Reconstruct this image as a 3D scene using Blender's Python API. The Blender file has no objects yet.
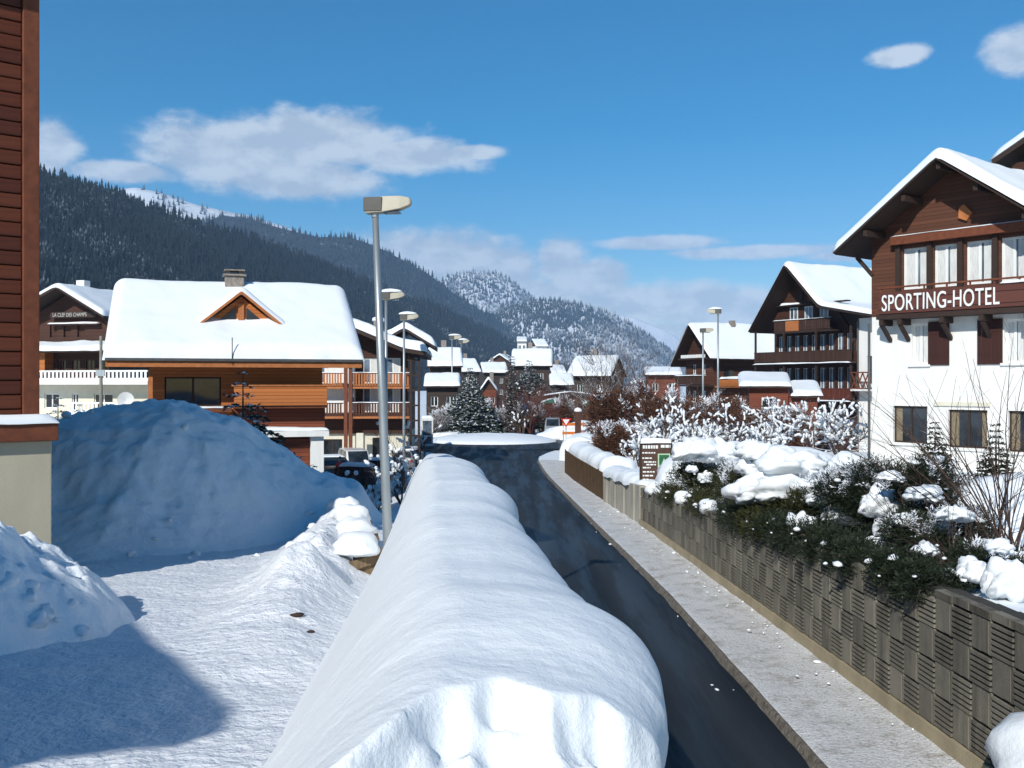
import bpy, math, random
import numpy as np
from mathutils import Vector, Matrix

random.seed(11)
RNG = np.random.default_rng(5)
S = bpy.context.scene
COL = S.collection
R = math.radians

# ------------------------------------------------------------------ camera
CZ = 6.2            # eye height above the roundabout level
FPX = 1000.0        # focal length in pixels of a 1024 px wide frame
cam_data = bpy.data.cameras.new('camera')
cam_data.sensor_width = 36.0
cam_data.lens = 36.0 * FPX / 1024.0
cam_data.clip_start = 0.1
cam_data.clip_end = 20000
cam = bpy.data.objects.new('camera', cam_data)
COL.objects.link(cam)
cam.location = (0, 0, CZ)
cam.rotation_euler = (R(90), 0, 0)
S.camera = cam

# ------------------------------------------------------------------ light
SUN_EL = R(33)
SUN_H = Vector((-0.38, -0.925, 0)).normalized()      # horizontal direction towards the sun
to_sun = Vector((SUN_H.x * math.cos(SUN_EL), SUN_H.y * math.cos(SUN_EL), math.sin(SUN_EL)))
sun_data = bpy.data.lights.new('sun', 'SUN')
sun_data.energy = 4.2
sun_data.angle = R(0.55)
sun_data.color = (1.0, 0.975, 0.91)
sun = bpy.data.objects.new('sun', sun_data)
COL.objects.link(sun)
sun.rotation_euler = (-to_sun).to_track_quat('-Z', 'Y').to_euler()
sun.location = (0, 0, 60)

S.view_settings.view_transform = 'Standard'
S.view_settings.look = 'None'
S.view_settings.gamma = 1.0
S.view_settings.exposure = 0.13
S.cycles.use_denoising = True
S.cycles.max_bounces = 6
S.cycles.volume_bounces = 1
S.cycles.sample_clamp_indirect = 6


def px_dir(x, y):
    a = math.atan2(x - 512, FPX)
    e = math.atan2(384 - y, math.hypot(FPX, x - 512))
    return a, e


def build_world():
    w = bpy.data.worlds.new('World')
    S.world = w
    w.use_nodes = True
    nt = w.node_tree
    N, L = nt.nodes, nt.links
    N.clear()

    def math_(op, a, b=None, clamp=False):
        n = N.new('ShaderNodeMath')
        n.operation = op
        n.use_clamp = clamp
        for i, v in enumerate((a, b)):
            if v is None:
                continue
            if isinstance(v, (int, float)):
                n.inputs[i].default_value = v
            else:
                L.new(v, n.inputs[i])
        return n.outputs[0]

    sky = N.new('ShaderNodeTexSky')
    sky.sky_type = 'NISHITA'
    sky.sun_disc = False
    sky.sun_elevation = SUN_EL
    sky.sun_rotation = math.atan2(SUN_H.x, SUN_H.y)
    sky.altitude = 1200
    sky.air_density = 1.15
    sky.dust_density = 0.25
    sky.ozone_density = 3.2
    bg_sky = N.new('ShaderNodeBackground')
    bg_sky.inputs[1].default_value = 0.09
    hs = N.new('ShaderNodeHueSaturation')
    hs.inputs['Saturation'].default_value = 1.55
    hs.inputs['Hue'].default_value = 0.494
    L.new(sky.outputs[0], hs.inputs['Color'])
    L.new(hs.outputs[0], bg_sky.inputs[0])

    tc = N.new('ShaderNodeTexCoord')
    nrm = N.new('ShaderNodeVectorMath')
    nrm.operation = 'NORMALIZE'
    L.new(tc.outputs['Generated'], nrm.inputs[0])
    sep = N.new('ShaderNodeSeparateXYZ')
    L.new(nrm.outputs[0], sep.inputs[0])
    az = math_('ARCTAN2', sep.outputs[0], sep.outputs[1])
    el = math_('ARCSINE', sep.outputs[2])
    comb = N.new('ShaderNodeCombineXYZ')
    L.new(az, comb.inputs[0])
    L.new(math_('MULTIPLY', el, 1.7), comb.inputs[1])

    def noise(scale, detail, rough, off):
        m = N.new('ShaderNodeVectorMath')
        m.operation = 'ADD'
        L.new(comb.outputs[0], m.inputs[0])
        m.inputs[1].default_value = off
        n = N.new('ShaderNodeTexNoise')
        n.inputs['Scale'].default_value = scale
        n.inputs['Detail'].default_value = detail
        n.inputs['Roughness'].default_value = rough
        L.new(m.outputs[0], n.inputs['Vector'])
        return n.outputs['Fac']

    n1 = noise(19, 9, 0.62, (0, 0, 0))
    n1b = noise(19, 4, 0.55, (-0.008, 0.022, 0))  # sample shifted sunward: lit and shaded cloud sides put into the colour
    n2 = noise(5.5, 3, 0.5, (3, 1, 2))
    edge = math_('MULTIPLY', math_('SUBTRACT', n1, 0.5), 3.4)
    # fair-weather cumulus: (pixel centre, half width, half height)
    blobs = [(245, 152, 105, 40), (330, 140, 95, 32), (410, 155, 85, 20), (300, 178, 90, 26), (470, 152, 40, 9),
             (50, 148, 32, 26), (120, 172, 60, 12),
             (430, 256, 105, 32), (492, 268, 66, 32), (560, 264, 32, 32), (600, 278, 44, 22), (620, 305, 130, 30),
             (705, 306, 95, 26), (540, 300, 95, 32), (760, 320, 90, 16), (655, 335, 90, 18), (660, 243, 70, 8), (760, 252, 90, 8),
             (900, 56, 27, 11), (1018, 50, 34, 24), (855, 255, 60, 8)]
    tot = None
    for (x, y, rx, ry) in blobs:
        a, e = px_dir(x, y)
        da = math_('DIVIDE', math_('SUBTRACT', az, a), rx / FPX)
        de = math_('DIVIDE', math_('SUBTRACT', el, e), ry / FPX)
        d = math_('SUBTRACT', 1.0, math_('SQRT', math_('ADD', math_('MULTIPLY', da, da), math_('MULTIPLY', de, de))))
        tot = d if tot is None else math_('MAXIMUM', tot, d)
    tot = math_('MAXIMUM', tot, -0.9)
    # the same kind of cloud bank continues low round the rest of the horizon
    band = math_('SUBTRACT', 0.35, math_('MULTIPLY', math_('ABSOLUTE', math_('SUBTRACT', el, 0.07)), 9.0))
    band = math_('SUBTRACT', band, math_('MULTIPLY', math_('LESS_THAN', math_('ABSOLUTE', az), 0.52), 4.0))
    tot = math_('MAXIMUM', tot, band)
    dens = math_('ADD', math_('MULTIPLY', tot, 2.7), edge)
    mr = N.new('ShaderNodeMapRange')
    mr.interpolation_type = 'SMOOTHSTEP'
    mr.inputs['From Min'].default_value = -0.25
    mr.inputs['From Max'].default_value = 1.25
    mr.inputs['To Max'].default_value = 0.9
    L.new(dens, mr.inputs['Value'])
    ramp = N.new('ShaderNodeMapRange')
    L.new(math_('ADD', math_('MULTIPLY', n2, 0.55), math_('ADD', math_('MULTIPLY', math_('SUBTRACT', n1, n1b), 1.5), 0.27)), ramp.inputs['Value'])
    ramp.inputs['From Min'].default_value = 0.4
    ramp.inputs['From Max'].default_value = 0.7
    mix = N.new('ShaderNodeMix')
    mix.data_type = 'RGBA'
    mix.inputs['A'].default_value = (0.45, 0.53, 0.63, 1)
    mix.inputs['B'].default_value = (0.63, 0.70, 0.77, 1)
    L.new(ramp.outputs[0], mix.inputs['Factor'])
    bg_c = N.new('ShaderNodeBackground')
    bg_c.inputs[1].default_value = 1.0
    L.new(mix.outputs['Result'], bg_c.inputs[0])
    ms = N.new('ShaderNodeMixShader')
    L.new(mr.outputs[0], ms.inputs[0])
    L.new(bg_sky.outputs[0], ms.inputs[1])
    L.new(bg_c.outputs[0], ms.inputs[2])
    out = N.new('ShaderNodeOutputWorld')
    L.new(ms.outputs[0], out.inputs[0])


build_world()


# ------------------------------------------------------------------ helpers
def pix(x, y, Y):
    """the point seen at pixel (x, y) of the photograph at depth Y"""
    return Vector(((x - 512) / FPX * Y, Y, CZ - (y - 384) / FPX * Y))


def smooth(a, b, x):
    t = np.clip((np.asarray(x, float) - a) / (b - a), 0, 1)
    return t * t * (3 - 2 * t)


def vnoise(x, y, seed=0):
    x = np.asarray(x, float); y = np.asarray(y, float)
    xi = np.floor(x).astype(np.int64); yi = np.floor(y).astype(np.int64)
    fx = x - xi; fy = y - yi
    fx = fx * fx * (3 - 2 * fx); fy = fy * fy * (3 - 2 * fy)

    def h(a, b):
        n = (a * 374761393 + b * 668265263 + seed * 974634777) & 0xFFFFFFFF
        n = ((n ^ (n >> 13)) * 1274126177) & 0xFFFFFFFF
        return ((n ^ (n >> 16)) & 0xFFFF) / 65535.0
    return (h(xi, yi) * (1 - fx) + h(xi + 1, yi) * fx) * (1 - fy) + (h(xi, yi + 1) * (1 - fx) + h(xi + 1, yi + 1) * fx) * fy


def fbm(x, y, seed=0, oct=4, gain=0.5):
    s = 0; a = 1; t = 0
    for k in range(oct):
        s = s + a * (vnoise(np.asarray(x) * 2 ** k + 17.3 * k, np.asarray(y) * 2 ** k + 5.1 * k, seed + k) - 0.5)
        t += a; a *= gain
    return s / t * 2


def tag(o, label=None, cat=None, group=None, kind=None):
    if label: o['label'] = label
    if cat: o['category'] = cat
    if group: o['group'] = group
    if kind: o['kind'] = kind
    return o


def thing(name, label, cat, loc=(0, 0, 0), rz=0.0, group=None):
    o = bpy.data.objects.new(name, None)
    o.empty_display_size = 0.3
    COL.objects.link(o)
    o.location = loc
    o.rotation_euler = (0, 0, rz)
    return tag(o, label, cat, group)


def link_mesh(name, me, mats, parent=None, smooth_=False):
    if not isinstance(mats, (list, tuple)):
        mats = [mats]
    for m in mats:
        me.materials.append(m)
    if smooth_:
        me.polygons.foreach_set('use_smooth', [True] * len(me.polygons))
    o = bpy.data.objects.new(name, me)
    COL.objects.link(o)
    if parent:
        o.parent = parent
    return o


def np_mesh(name, V, Fq, mats, parent=None, smooth_=False, mi=None):
    """mesh from arrays; all faces have the same number of corners"""
    V = np.asarray(V, np.float32); Fq = np.asarray(Fq, np.int32)
    me = bpy.data.meshes.new(name)
    nf, k = Fq.shape
    me.vertices.add(len(V)); me.vertices.foreach_set('co', V.ravel())
    me.loops.add(nf * k); me.loops.foreach_set('vertex_index', Fq.ravel())
    me.polygons.add(nf); me.polygons.foreach_set('loop_start', np.arange(0, nf * k, k, dtype=np.int32))
    if mi is not None:
        me.polygons.foreach_set('material_index', np.asarray(mi, np.int32))
    me.update(calc_edges=True)
    me.validate()
    return link_mesh(name, me, mats, parent, smooth_)


def grid_mesh(name, X, Y, Z, mats, parent=None, smooth_=True, mi=None):
    r, c = X.shape
    V = np.stack([X, Y, Z], -1).reshape(-1, 3)
    i = np.arange(r - 1)[:, None] * c + np.arange(c - 1)[None, :]
    F = np.stack([i, i + 1, i + c + 1, i + c], -1).reshape(-1, 4)
    return np_mesh(name, V, F, mats, parent, smooth_, mi)


class MB:
    def __init__(s):
        s.v, s.f, s.m = [], [], []

    def add(s, vs, fs, mi=0):
        b = len(s.v)
        s.v += [tuple(p) for p in vs]
        s.f += [tuple(b + i for i in f) for f in fs]
        s.m += [mi] * len(fs)
        return s

    def box(s, x0, x1, y0, y1, z0, z1, mi=0):
        vs = [(x, y, z) for z in (z0, z1) for y in (y0, y1) for x in (x0, x1)]
        return s.add(vs, [(0, 2, 3, 1), (4, 5, 7, 6), (0, 1, 5, 4), (2, 6, 7, 3), (0, 4, 6, 2), (1, 3, 7, 5)], mi)

    def prism(s, poly, y0, y1, mi=0):
        """polygon in x,z (counter-clockwise seen from -y) extruded along y"""
        n = len(poly)
        vs = [(x, y0, z) for x, z in poly] + [(x, y1, z) for x, z in poly]
        fs = [tuple(range(n)), tuple(range(2 * n - 1, n - 1, -1))]
        fs += [(i, n + i, n + (i + 1) % n, (i + 1) % n) for i in range(n)]
        return s.add(vs, fs, mi)

    def bar(s, a, b, w, h, mi=0, up=(0, 0, 1)):
        a = Vector(a); b = Vector(b)
        d = (b - a).normalized()
        u = Vector(up)
        if abs(d.dot(u)) > 0.98:
            u = Vector((0, 1, 0))
        x = d.cross(u).normalized() * (w / 2)
        z = x.cross(d).normalized() * (h / 2)
        vs = [p + q for p in (a, b) for q in (-x - z, x - z, x + z, -x + z)]
        return s.add(vs, [(0, 1, 2, 3), (7, 6, 5, 4), (0, 4, 5, 1), (1, 5, 6, 2), (2, 6, 7, 3), (3, 7, 4, 0)], mi)

    def tube(s, pts, rad, n=8, mi=0, cap=True):
        pts = [Vector(p) for p in pts]
        if isinstance(rad, (int, float)):
            rad = [rad] * len(pts)
        b = len(s.v)
        for i, p in enumerate(pts):
            d = (pts[min(i + 1, len(pts) - 1)] - pts[max(i - 1, 0)]).normalized()
            u = Vector((1, 0, 0)) if abs(d.x) < 0.8 else Vector((0, 1, 0))
            x = d.cross(u).normalized(); y = d.cross(x)
            for k in range(n):
                a = 2 * math.pi * k / n
                s.v.append(tuple(p + (x * math.cos(a) + y * math.sin(a)) * rad[i]))
        nf = 0
        for i in range(len(pts) - 1):
            for k in range(n):
                k2 = (k + 1) % n
                s.f.append((b + i * n + k, b + i * n + k2, b + (i + 1) * n + k2, b + (i + 1) * n + k)); nf += 1
        if cap:
            s.f.append(tuple(b + k for k in range(n - 1, -1, -1)))
            s.f.append(tuple(b + (len(pts) - 1) * n + k for k in range(n))); nf += 2
        s.m += [mi] * nf
        return s

    def quad(s, a, b, c, d, mi=0):
        return s.add([a, b, c, d], [(0, 1, 2, 3)], mi)

    def mesh(s, name):
        me = bpy.data.meshes.new(name)
        me.from_pydata(s.v, [], s.f)
        if any(s.m):
            me.polygons.foreach_set('material_index', s.m)
        me.update()
        return me

    def build(s, name, mats, parent=None, smooth_=False, bevel=0):
        o = link_mesh(name, s.mesh(name), mats, parent, smooth_)
        if bevel:
            md = o.modifiers.new('bevel', 'BEVEL')
            md.width = bevel; md.segments = 2; md.limit_method = 'ANGLE'; md.angle_limit = R(40)
        return o


# ------------------------------------------------------------------ materials
class NT:
    def __init__(s, name):
        s.mat = bpy.data.materials.new(name)
        s.mat.use_nodes = True
        s.N = s.mat.node_tree.nodes; s.L = s.mat.node_tree.links
        s.b = s.N['Principled BSDF']
        s.tc = s.N.new('ShaderNodeTexCoord')
        s.coord = s.tc.outputs['Object']

    def put(s, v, inp):
        if isinstance(v, (int, float)):
            inp.default_value = v
        elif isinstance(v, (tuple, list)):
            inp.default_value = (*v, 1) if len(v) == 3 and inp.type == 'RGBA' else v
        else:
            s.L.new(v, inp)

    def math(s, op, a, b=0.0, c=None, clamp=False):
        n = s.N.new('ShaderNodeMath'); n.operation = op; n.use_clamp = clamp
        s.put(a, n.inputs[0]); s.put(b, n.inputs[1])
        if c is not None:
            s.put(c, n.inputs[2])
        return n.outputs[0]

    def noise(s, scale, detail=4, rough=0.55, vec=None, stretch=None):
        n = s.N.new('ShaderNodeTexNoise')
        n.inputs['Scale'].default_value = scale
        n.inputs['Detail'].default_value = detail
        n.inputs['Roughness'].default_value = rough
        v = vec or s.coord
        if stretch:
            m = s.N.new('ShaderNodeVectorMath'); m.operation = 'MULTIPLY'
            s.L.new(v, m.inputs[0]); m.inputs[1].default_value = stretch
            v = m.outputs[0]
        s.L.new(v, n.inputs['Vector'])
        return n.outputs['Fac']

    def rng(s, v, a, b, c=0.0, d=1.0, sm=False):
        n = s.N.new('ShaderNodeMapRange')
        if sm:
            n.interpolation_type = 'SMOOTHSTEP'
        s.put(v, n.inputs['Value'])
        for k, q in (('From Min', a), ('From Max', b), ('To Min', c), ('To Max', d)):
            n.inputs[k].default_value = q
        return n.outputs[0]

    def mix(s, f, a, b):
        n = s.N.new('ShaderNodeMix'); n.data_type = 'RGBA'
        s.put(f, n.inputs['Factor']); s.put(a, n.inputs['A']); s.put(b, n.inputs['B'])
        return n.outputs['Result']

    def bump(s, h, strength, dist, prev=None):
        n = s.N.new('ShaderNodeBump')
        n.inputs['Strength'].default_value = strength
        n.inputs['Distance'].default_value = dist
        s.put(h, n.inputs['Height'])
        if prev is not None:
            s.L.new(prev, n.inputs['Normal'])
        return n.outputs[0]

    def done(s, col=None, rough=None, normal=None, spec=None, metal=None, emit=None):
        if col is not None: s.put(col, s.b.inputs['Base Color'])
        if rough is not None: s.put(rough, s.b.inputs['Roughness'])
        if normal is not None: s.L.new(normal, s.b.inputs['Normal'])
        if spec is not None: s.put(spec, s.b.inputs['Specular IOR Level'])
        if metal is not None: s.put(metal, s.b.inputs['Metallic'])
        return s.mat

    def sepxyz(s, v):
        n = s.N.new('ShaderNodeSeparateXYZ'); s.L.new(v, n.inputs[0])
        return n.outputs


def plain(name, col, rough=0.7, var=0.15, scale=4, bump=0.0, bscale=40, spec=0.3, metal=0.0, stretch=None):
    t = NT(name)
    n = t.noise(scale, 5, 0.6, stretch=stretch)
    dark = tuple(c * (1 - var) for c in col); lite = tuple(min(1, c * (1 + var)) for c in col)
    c = t.mix(t.rng(n, 0.3, 0.7), dark, lite)
    nr = t.bump(t.noise(bscale, 4), bump, 0.02) if bump else None
    return t.done(c, rough, nr, spec, metal)


def planks(name, col, width=0.16, axis=2, var=0.25, rough=0.65, groove=0.07):
    t = NT(name)
    c = t.sepxyz(t.coord)
    q = t.math('DIVIDE', c[axis], width)
    fr = t.math('FRACT', q)
    fl = t.math('FLOOR', q)
    wn = t.N.new('ShaderNodeTexWhiteNoise'); wn.noise_dimensions = '1D'
    t.L.new(fl, wn.inputs['W'])
    st = [1.5, 1.5, 1.5]
    st[axis] = 22
    if axis == 0:
        st = [22, 22, 1.2]
    g = t.noise(3, 5, 0.6, stretch=tuple(st))
    v = t.math('ADD', t.math('MULTIPLY', wn.outputs[0], 0.55), t.math('MULTIPLY', g, 0.7))
    base = t.mix(t.rng(v, 0.2, 1.0), tuple(k * (1 - var) for k in col), tuple(min(1, k * (1 + var)) for k in col))
    gr = t.math('LESS_THAN', fr, groove)
    base = t.mix(gr, base, tuple(k * 0.3 for k in col))
    n = t.bump(t.math('MULTIPLY', gr, -1.0), 0.7, 0.02)
    n = t.bump(g, 0.15, 0.01, n)
    return t.done(base, rough, n, 0.25)


def snow_mat(name, col=(0.80, 0.83, 0.85), big=0.25, fine=0.25, fscale=55, bscale=7, dirt=None, grit=None):
    t = NT(name)
    n = t.bump(t.noise(bscale, 4, 0.6), big, 0.08)
    n = t.bump(t.noise(fscale, 3, 0.7), fine, 0.012, n)
    c = t.mix(t.rng(t.noise(1.7, 5, 0.65), 0.35, 0.7), tuple(k * 0.965 for k in col), col)
    if dirt:
        d = t.rng(t.noise(dirt[1], 6, 0.7), dirt[2], dirt[3])
        c = t.mix(d, c, dirt[0])
    if grit:
        d = t.rng(t.noise(grit[1], 3, 0.7), grit[2], grit[3])
        c = t.mix(d, c, grit[0])
    return t.done(c, 0.55, n, 0.3)


def leafy(name, col, snow=0.0):
    t = NT(name)
    n = t.noise(2.3, 3)
    n2 = t.noise(31, 2)
    c = t.mix(t.rng(t.math('ADD', n, t.math('MULTIPLY', n2, 0.6)), 0.5, 1.1), tuple(k * 0.5 for k in col), tuple(k * 1.6 for k in col))
    if snow:
        g = t.N.new('ShaderNodeNewGeometry')
        z = t.math('ABSOLUTE', t.sepxyz(g.outputs['True Normal'])[2])
        m = t.rng(t.math('ADD', z, t.math('MULTIPLY', t.math('SUBTRACT', t.noise(5, 4), 0.5), 1.4)), 1 - snow, 1.12 - snow)
        c = t.mix(m, c, (0.8, 0.82, 0.86))
    return t.done(c, 0.6, None, 0.25)


def twig_mat(name, col, snow=0.5):
    t = NT(name)
    g = t.N.new('ShaderNodeNewGeometry')
    z = t.sepxyz(g.outputs['Normal'])[2]
    m = t.rng(t.math('ADD', z, t.math('MULTIPLY', t.math('SUBTRACT', t.noise(9, 3), 0.5), 1.2)), 1 - snow, 1.15 - snow)
    c = t.mix(t.rng(t.noise(14, 3), 0.3, 0.7), tuple(k * 0.7 for k in col), tuple(k * 1.3 for k in col))
    return t.done(t.mix(m, c, (0.8, 0.82, 0.86)), 0.8, None, 0.2)


def glass_mat(name, col=(0.02, 0.025, 0.03), rough=0.06):
    t = NT(name)
    c = t.mix(t.rng(t.noise(1.1, 2), 0.35, 0.65), tuple(k * 0.5 for k in col), tuple(k * 1.8 for k in col))
    return t.done(c, rough, t.bump(t.noise(1.5, 1), 0.02, 0.02), 0.6)


SNOW = snow_mat('snow')
SNOW_SOFT = snow_mat('snow_smooth', big=0.22, fine=0.4, fscale=60, bscale=8)
SNOW_ROUGH = snow_mat('snow_rough', big=0.5, fine=0.45, fscale=24, bscale=4.5)
SNOW_TRAMPLED = snow_mat('snow_trampled', big=0.75, fine=0.6, fscale=22, bscale=9, col=(0.78, 0.80, 0.83))
SNOW_ROOF = snow_mat('snow_roof', big=0.08, fine=0.08, fscale=20, bscale=1.2)
SNOW_DIRTY = snow_mat('snow_dirty', col=(0.66, 0.65, 0.635), big=0.45, fine=0.9, fscale=38, bscale=14, dirt=((0.30, 0.265, 0.215), 2.1, 0.5, 0.75), grit=((0.20, 0.17, 0.135), 26, 0.52, 0.72))
GLASS = glass_mat('window_glass')
GLASS_SKY = glass_mat('window_glass_pale', (0.10, 0.13, 0.17), 0.12)
# ------------------------------------------------------------------ the setting
def road_z(y):
    y = np.asarray(y, float)
    return np.where(y < 70, 1.4 - 0.02 * y, 0.0)


def road_right(y):
    return np.interp(y, [-12, 6, 13, 24.5, 38, 63, 79, 86, 91, 97], [4.25, 4.1, 3.95, 3.78, 3.25, 2.35, 2.0, 2.3, 3.2, 4.8])


def bank_right(y):
    return 1.35 - 0.112 * np.asarray(y, float)


def road_left(y):
    return np.interp(y, [-12, 4, 23, 40, 70, 80, 88, 95], [1.7, 0.65, -1.45, -2.8, -4.6, -5.4, -7.5, -11])


def wall_x(y):
    """face of the right retaining wall"""
    return np.interp(y, [-6, 13.0, 36.6, 46.5, 60, 67, 74, 80], [6.45, 5.77, 4.98, 4.42, 3.75, 3.55, 4.0, 5.6])


def wall_top(y):
    return CZ + np.interp(y, [-6, 13.7, 38, 47.5, 67, 80], [-2.3, -2.79, -3.95, -4.3, -4.55, -4.9])


ISL = (-2.2, 107.5)      # centre of the roundabout


def grass_none():
    pass


def asphalt():
    t = NT('asphalt')
    n = t.noise(0.9, 5, 0.6, stretch=(1.3, 0.10, 1))
    wet = t.rng(n, 0.42, 0.6, sm=True)
    lane = t.noise(0.8, 4, 0.6, stretch=(1.6, 0.12, 1))
    c = t.mix(t.rng(lane, 0.35, 0.68), (0.009, 0.012, 0.016), (0.024, 0.028, 0.033))
    xyz = t.sepxyz(t.coord)
    v = t.math('SUBTRACT', xyz[0], t.math('ADD', t.math('MULTIPLY', xyz[1], -0.05), 2.55))
    tr = t.math('POWER', t.math('ABSOLUTE', t.math('COSINE', t.math('MULTIPLY', v, 2.05))), 3.0)
    c = t.mix(t.math('MULTIPLY', tr, t.math('MULTIPLY', n, 0.5)), c, (0.055, 0.06, 0.066))
    salt = t.rng(t.noise(1.2, 6, 0.7, stretch=(1.8, 0.08, 1)), 0.6, 0.85)
    c = t.mix(t.math('MULTIPLY', salt, 0.3), c, (0.14, 0.145, 0.15))
    agg = t.noise(140, 2, 0.6)
    rough = t.math('ADD', t.math('MULTIPLY', wet, -0.25), 0.72)
    nr = t.bump(agg, 0.35, 0.006)
    return t.done(c, rough, nr, 0.22)


ASPHALT = asphalt()

# one sheet under everything, out to the foot of the far mountains
gx = np.linspace(-3900, 3900, 27)
gy = np.concatenate([np.linspace(-140, 400, 10), np.linspace(600, 6300, 20)])
GX, GY = np.meshgrid(gx, gy)
o = grid_mesh('ground', GX, GY, np.full_like(GX, -0.06), SNOW)
tag(o, kind='structure')

# road: the ramp down to the roundabout
ys = np.concatenate([np.linspace(-12, 70, 90), np.linspace(71, 94, 24)])
t_ = np.linspace(0, 1, 9)
RX = road_left(ys)[:, None] * (1 - t_) + road_right(ys)[:, None] * t_
RY = np.repeat(ys[:, None], 9, 1)
RZ = road_z(RY) + 0.05 * np.sin(np.pi * t_)[None, :] + 0.008
o = grid_mesh('road', RX, RY, RZ, ASPHALT)
tag(o, kind='structure')
# ring of the roundabout
a_ = np.linspace(0, 2 * np.pi, 73)
r_ = np.linspace(6.2, 15.5, 5)
A_, R_ = np.meshgrid(a_, r_)
o = grid_mesh('roundabout_road', ISL[0] + R_ * np.cos(A_), ISL[1] + R_ * np.sin(A_) * 0.95, np.full_like(A_, 0.070), ASPHALT)
tag(o, kind='structure')
# streets that leave it: to the left car park, to the right and on into the village
def street(name, p0, p1, w, z):
    p0 = np.array(p0, float); p1 = np.array(p1, float)
    n = np.array([-(p1 - p0)[1], (p1 - p0)[0]]); n /= np.hypot(*n)
    k = np.linspace(0, 1, 14)[:, None]; j = np.linspace(-w / 2, w / 2, 4)[None, :]
    P = p0[None, None, :] + (p1 - p0)[None, None, :] * k[..., None] + n[None, None, :] * j[..., None]
    o = grid_mesh(name, P[..., 0], P[..., 1], np.full(P.shape[:2], z), ASPHALT)
    tag(o, kind='structure')
street('village_road', (-1, 118), (2.0, 320), 7.5, 0.055)
street('side_road', (8, 109), (80, 116), 7, 0.045)
street('car_park_road', (-10, 106), (-20, 74), 9, 0.035)

# pavement with dirty, trodden snow, kerb standing over the road
ys = np.concatenate([np.linspace(-8, 40, 150), np.linspace(40.5, 80, 60)])
t_ = np.linspace(0, 1, 22)
xl = road_right(ys) + 0.05 * fbm(ys * 1.7, ys * 0, 3)
xr = wall_x(ys) + 0.1
PX = xl[:, None] * (1 - t_) + xr[:, None] * t_
PY = np.repeat(ys[:, None], 22, 1)
lump = fbm(PX * 1.6, PY * 1.6, 5, 5)
prof = np.interp(t_, [0, 0.03, 0.12, 0.5, 0.85, 1], [-0.04, 0.10, 0.13, 0.13, 0.17, 0.24])
PZ = road_z(PY) + prof[None, :] + lump * 0.03 * np.clip(t_ * 8, 0.2, 1)[None, :] + np.clip(fbm(PX * 3, PY * 3, 9, 3) - 0.45, 0, 1) * 0.25 * (t_ > 0.7)[None, :]
o = grid_mesh('pavement', PX, PY, PZ, SNOW_DIRTY)
tag(o, kind='structure')


# gutter: thin line of brown slush where pavement and road meet
k9 = np.linspace(0, 1, 7)
w9 = 0.03 + 0.05 * fbm(ys * 1.1, ys * 0 + 2, 15, 3)
KX = (road_right(ys) - w9)[:, None] * (1 - k9) + (road_right(ys) + 0.11)[:, None] * k9
KY = np.repeat(ys[:, None], 7, 1)
KZ = road_z(KY) + np.interp(k9, [0, 0.3, 0.6, 1], [0.012, 0.06, 0.125, 0.12])[None, :] + 0.015 * fbm(KX * 6, KY * 3, 17, 3) + 0.012
SLUSH = snow_mat('slush_brown', col=(0.20, 0.17, 0.13), big=0.8, fine=0.9, fscale=40, bscale=18, dirt=((0.07, 0.055, 0.04), 5, 0.45, 0.68), grit=((0.5, 0.5, 0.5), 19, 0.62, 0.75))
o = grid_mesh('kerb', KX, KY, KZ, SLUSH)
tag(o, kind='structure')

# ---- snow-covered ground left of the road: ramped path, berm, car park level
def path_z(y):
    y = np.asarray(y, float)
    p = 4.2 - 0.078 * np.clip(y, -20, 23)
    return p * (1 - smooth(27, 37, y)) + 0.16 * smooth(27, 37, y)


def berm(x, y):
    cx = np.interp(y, [8, 12, 17, 20, 23, 27], [-2.2, -2.75, -3.3, -3.7, -4.05, -4.4])
    h = np.interp(y, [9, 12.5, 15, 24, 29], [0, 0.3, 0.66, 0.72, 0.5])
    d = x - cx
    return h * np.exp(-np.where(d < 0, (d / 0.8) ** 2, (d / 0.55) ** 2))


def mound(x, y):
    # heap beside the wooden building, steep towards the path
    u = (x + 6.9) / 2.25; v = (y - 12.0) / 2.6
    d = np.sqrt(u * u + v * v) + 0.13 * fbm(x * 0.9, y * 0.9, 88, 3)
    return 1.75 * np.clip(1 - d, 0, 1) ** 0.8


PK = [(-16, 25.0, 2.9), (-12.3, 25.5, 2.85), (-9.8, 26.0, 3.3), (-8.7, 26.2, 3.42), (-7.3, 26.6, 2.85), (-6.0, 27, 1.95), (-4.6, 27.5, 0.7), (-3.4, 28, 0.1)]


def pile(x, y):
    cx = np.array([p[0] for p in PK]); cy = np.interp(x, cx, [p[1] for p in PK]); h = np.interp(x, cx, [p[2] for p in PK])
    h = h * smooth(-2.4, -4.2, x) * smooth(-19, -16, x)
    d = y - cy
    w = np.where(d < 0, 1.2 + 1.55 * h, 1.4 + 1.1 * h)
    s = np.clip(1 - np.abs(d) / w, 0, 1)
    return h * np.where(s < 0.5, 2 * s * s, 1 - 2 * (1 - s) ** 2) ** 0.9


def left_base(x, y):
    z = path_z(y)
    # the verge beside the road keeps the road's level
    k = smooth(-9, -5, x) * smooth(28, 36, y)
    z = z * (1 - k) + (road_z(y) + 0.22) * k
    z = z + berm(x, y) * (1 + 0.5 * fbm(x * 1.5, y * 1.5, 21, 4))
    tr = 1 - smooth(0.1, 0.5, berm(x, y))
    z = z + 0.05 * fbm(x * 1.3, y * 1.3, 31, 4) + 0.022 * fbm(x * 6, y * 6, 35, 3) * tr
    return z


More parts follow.
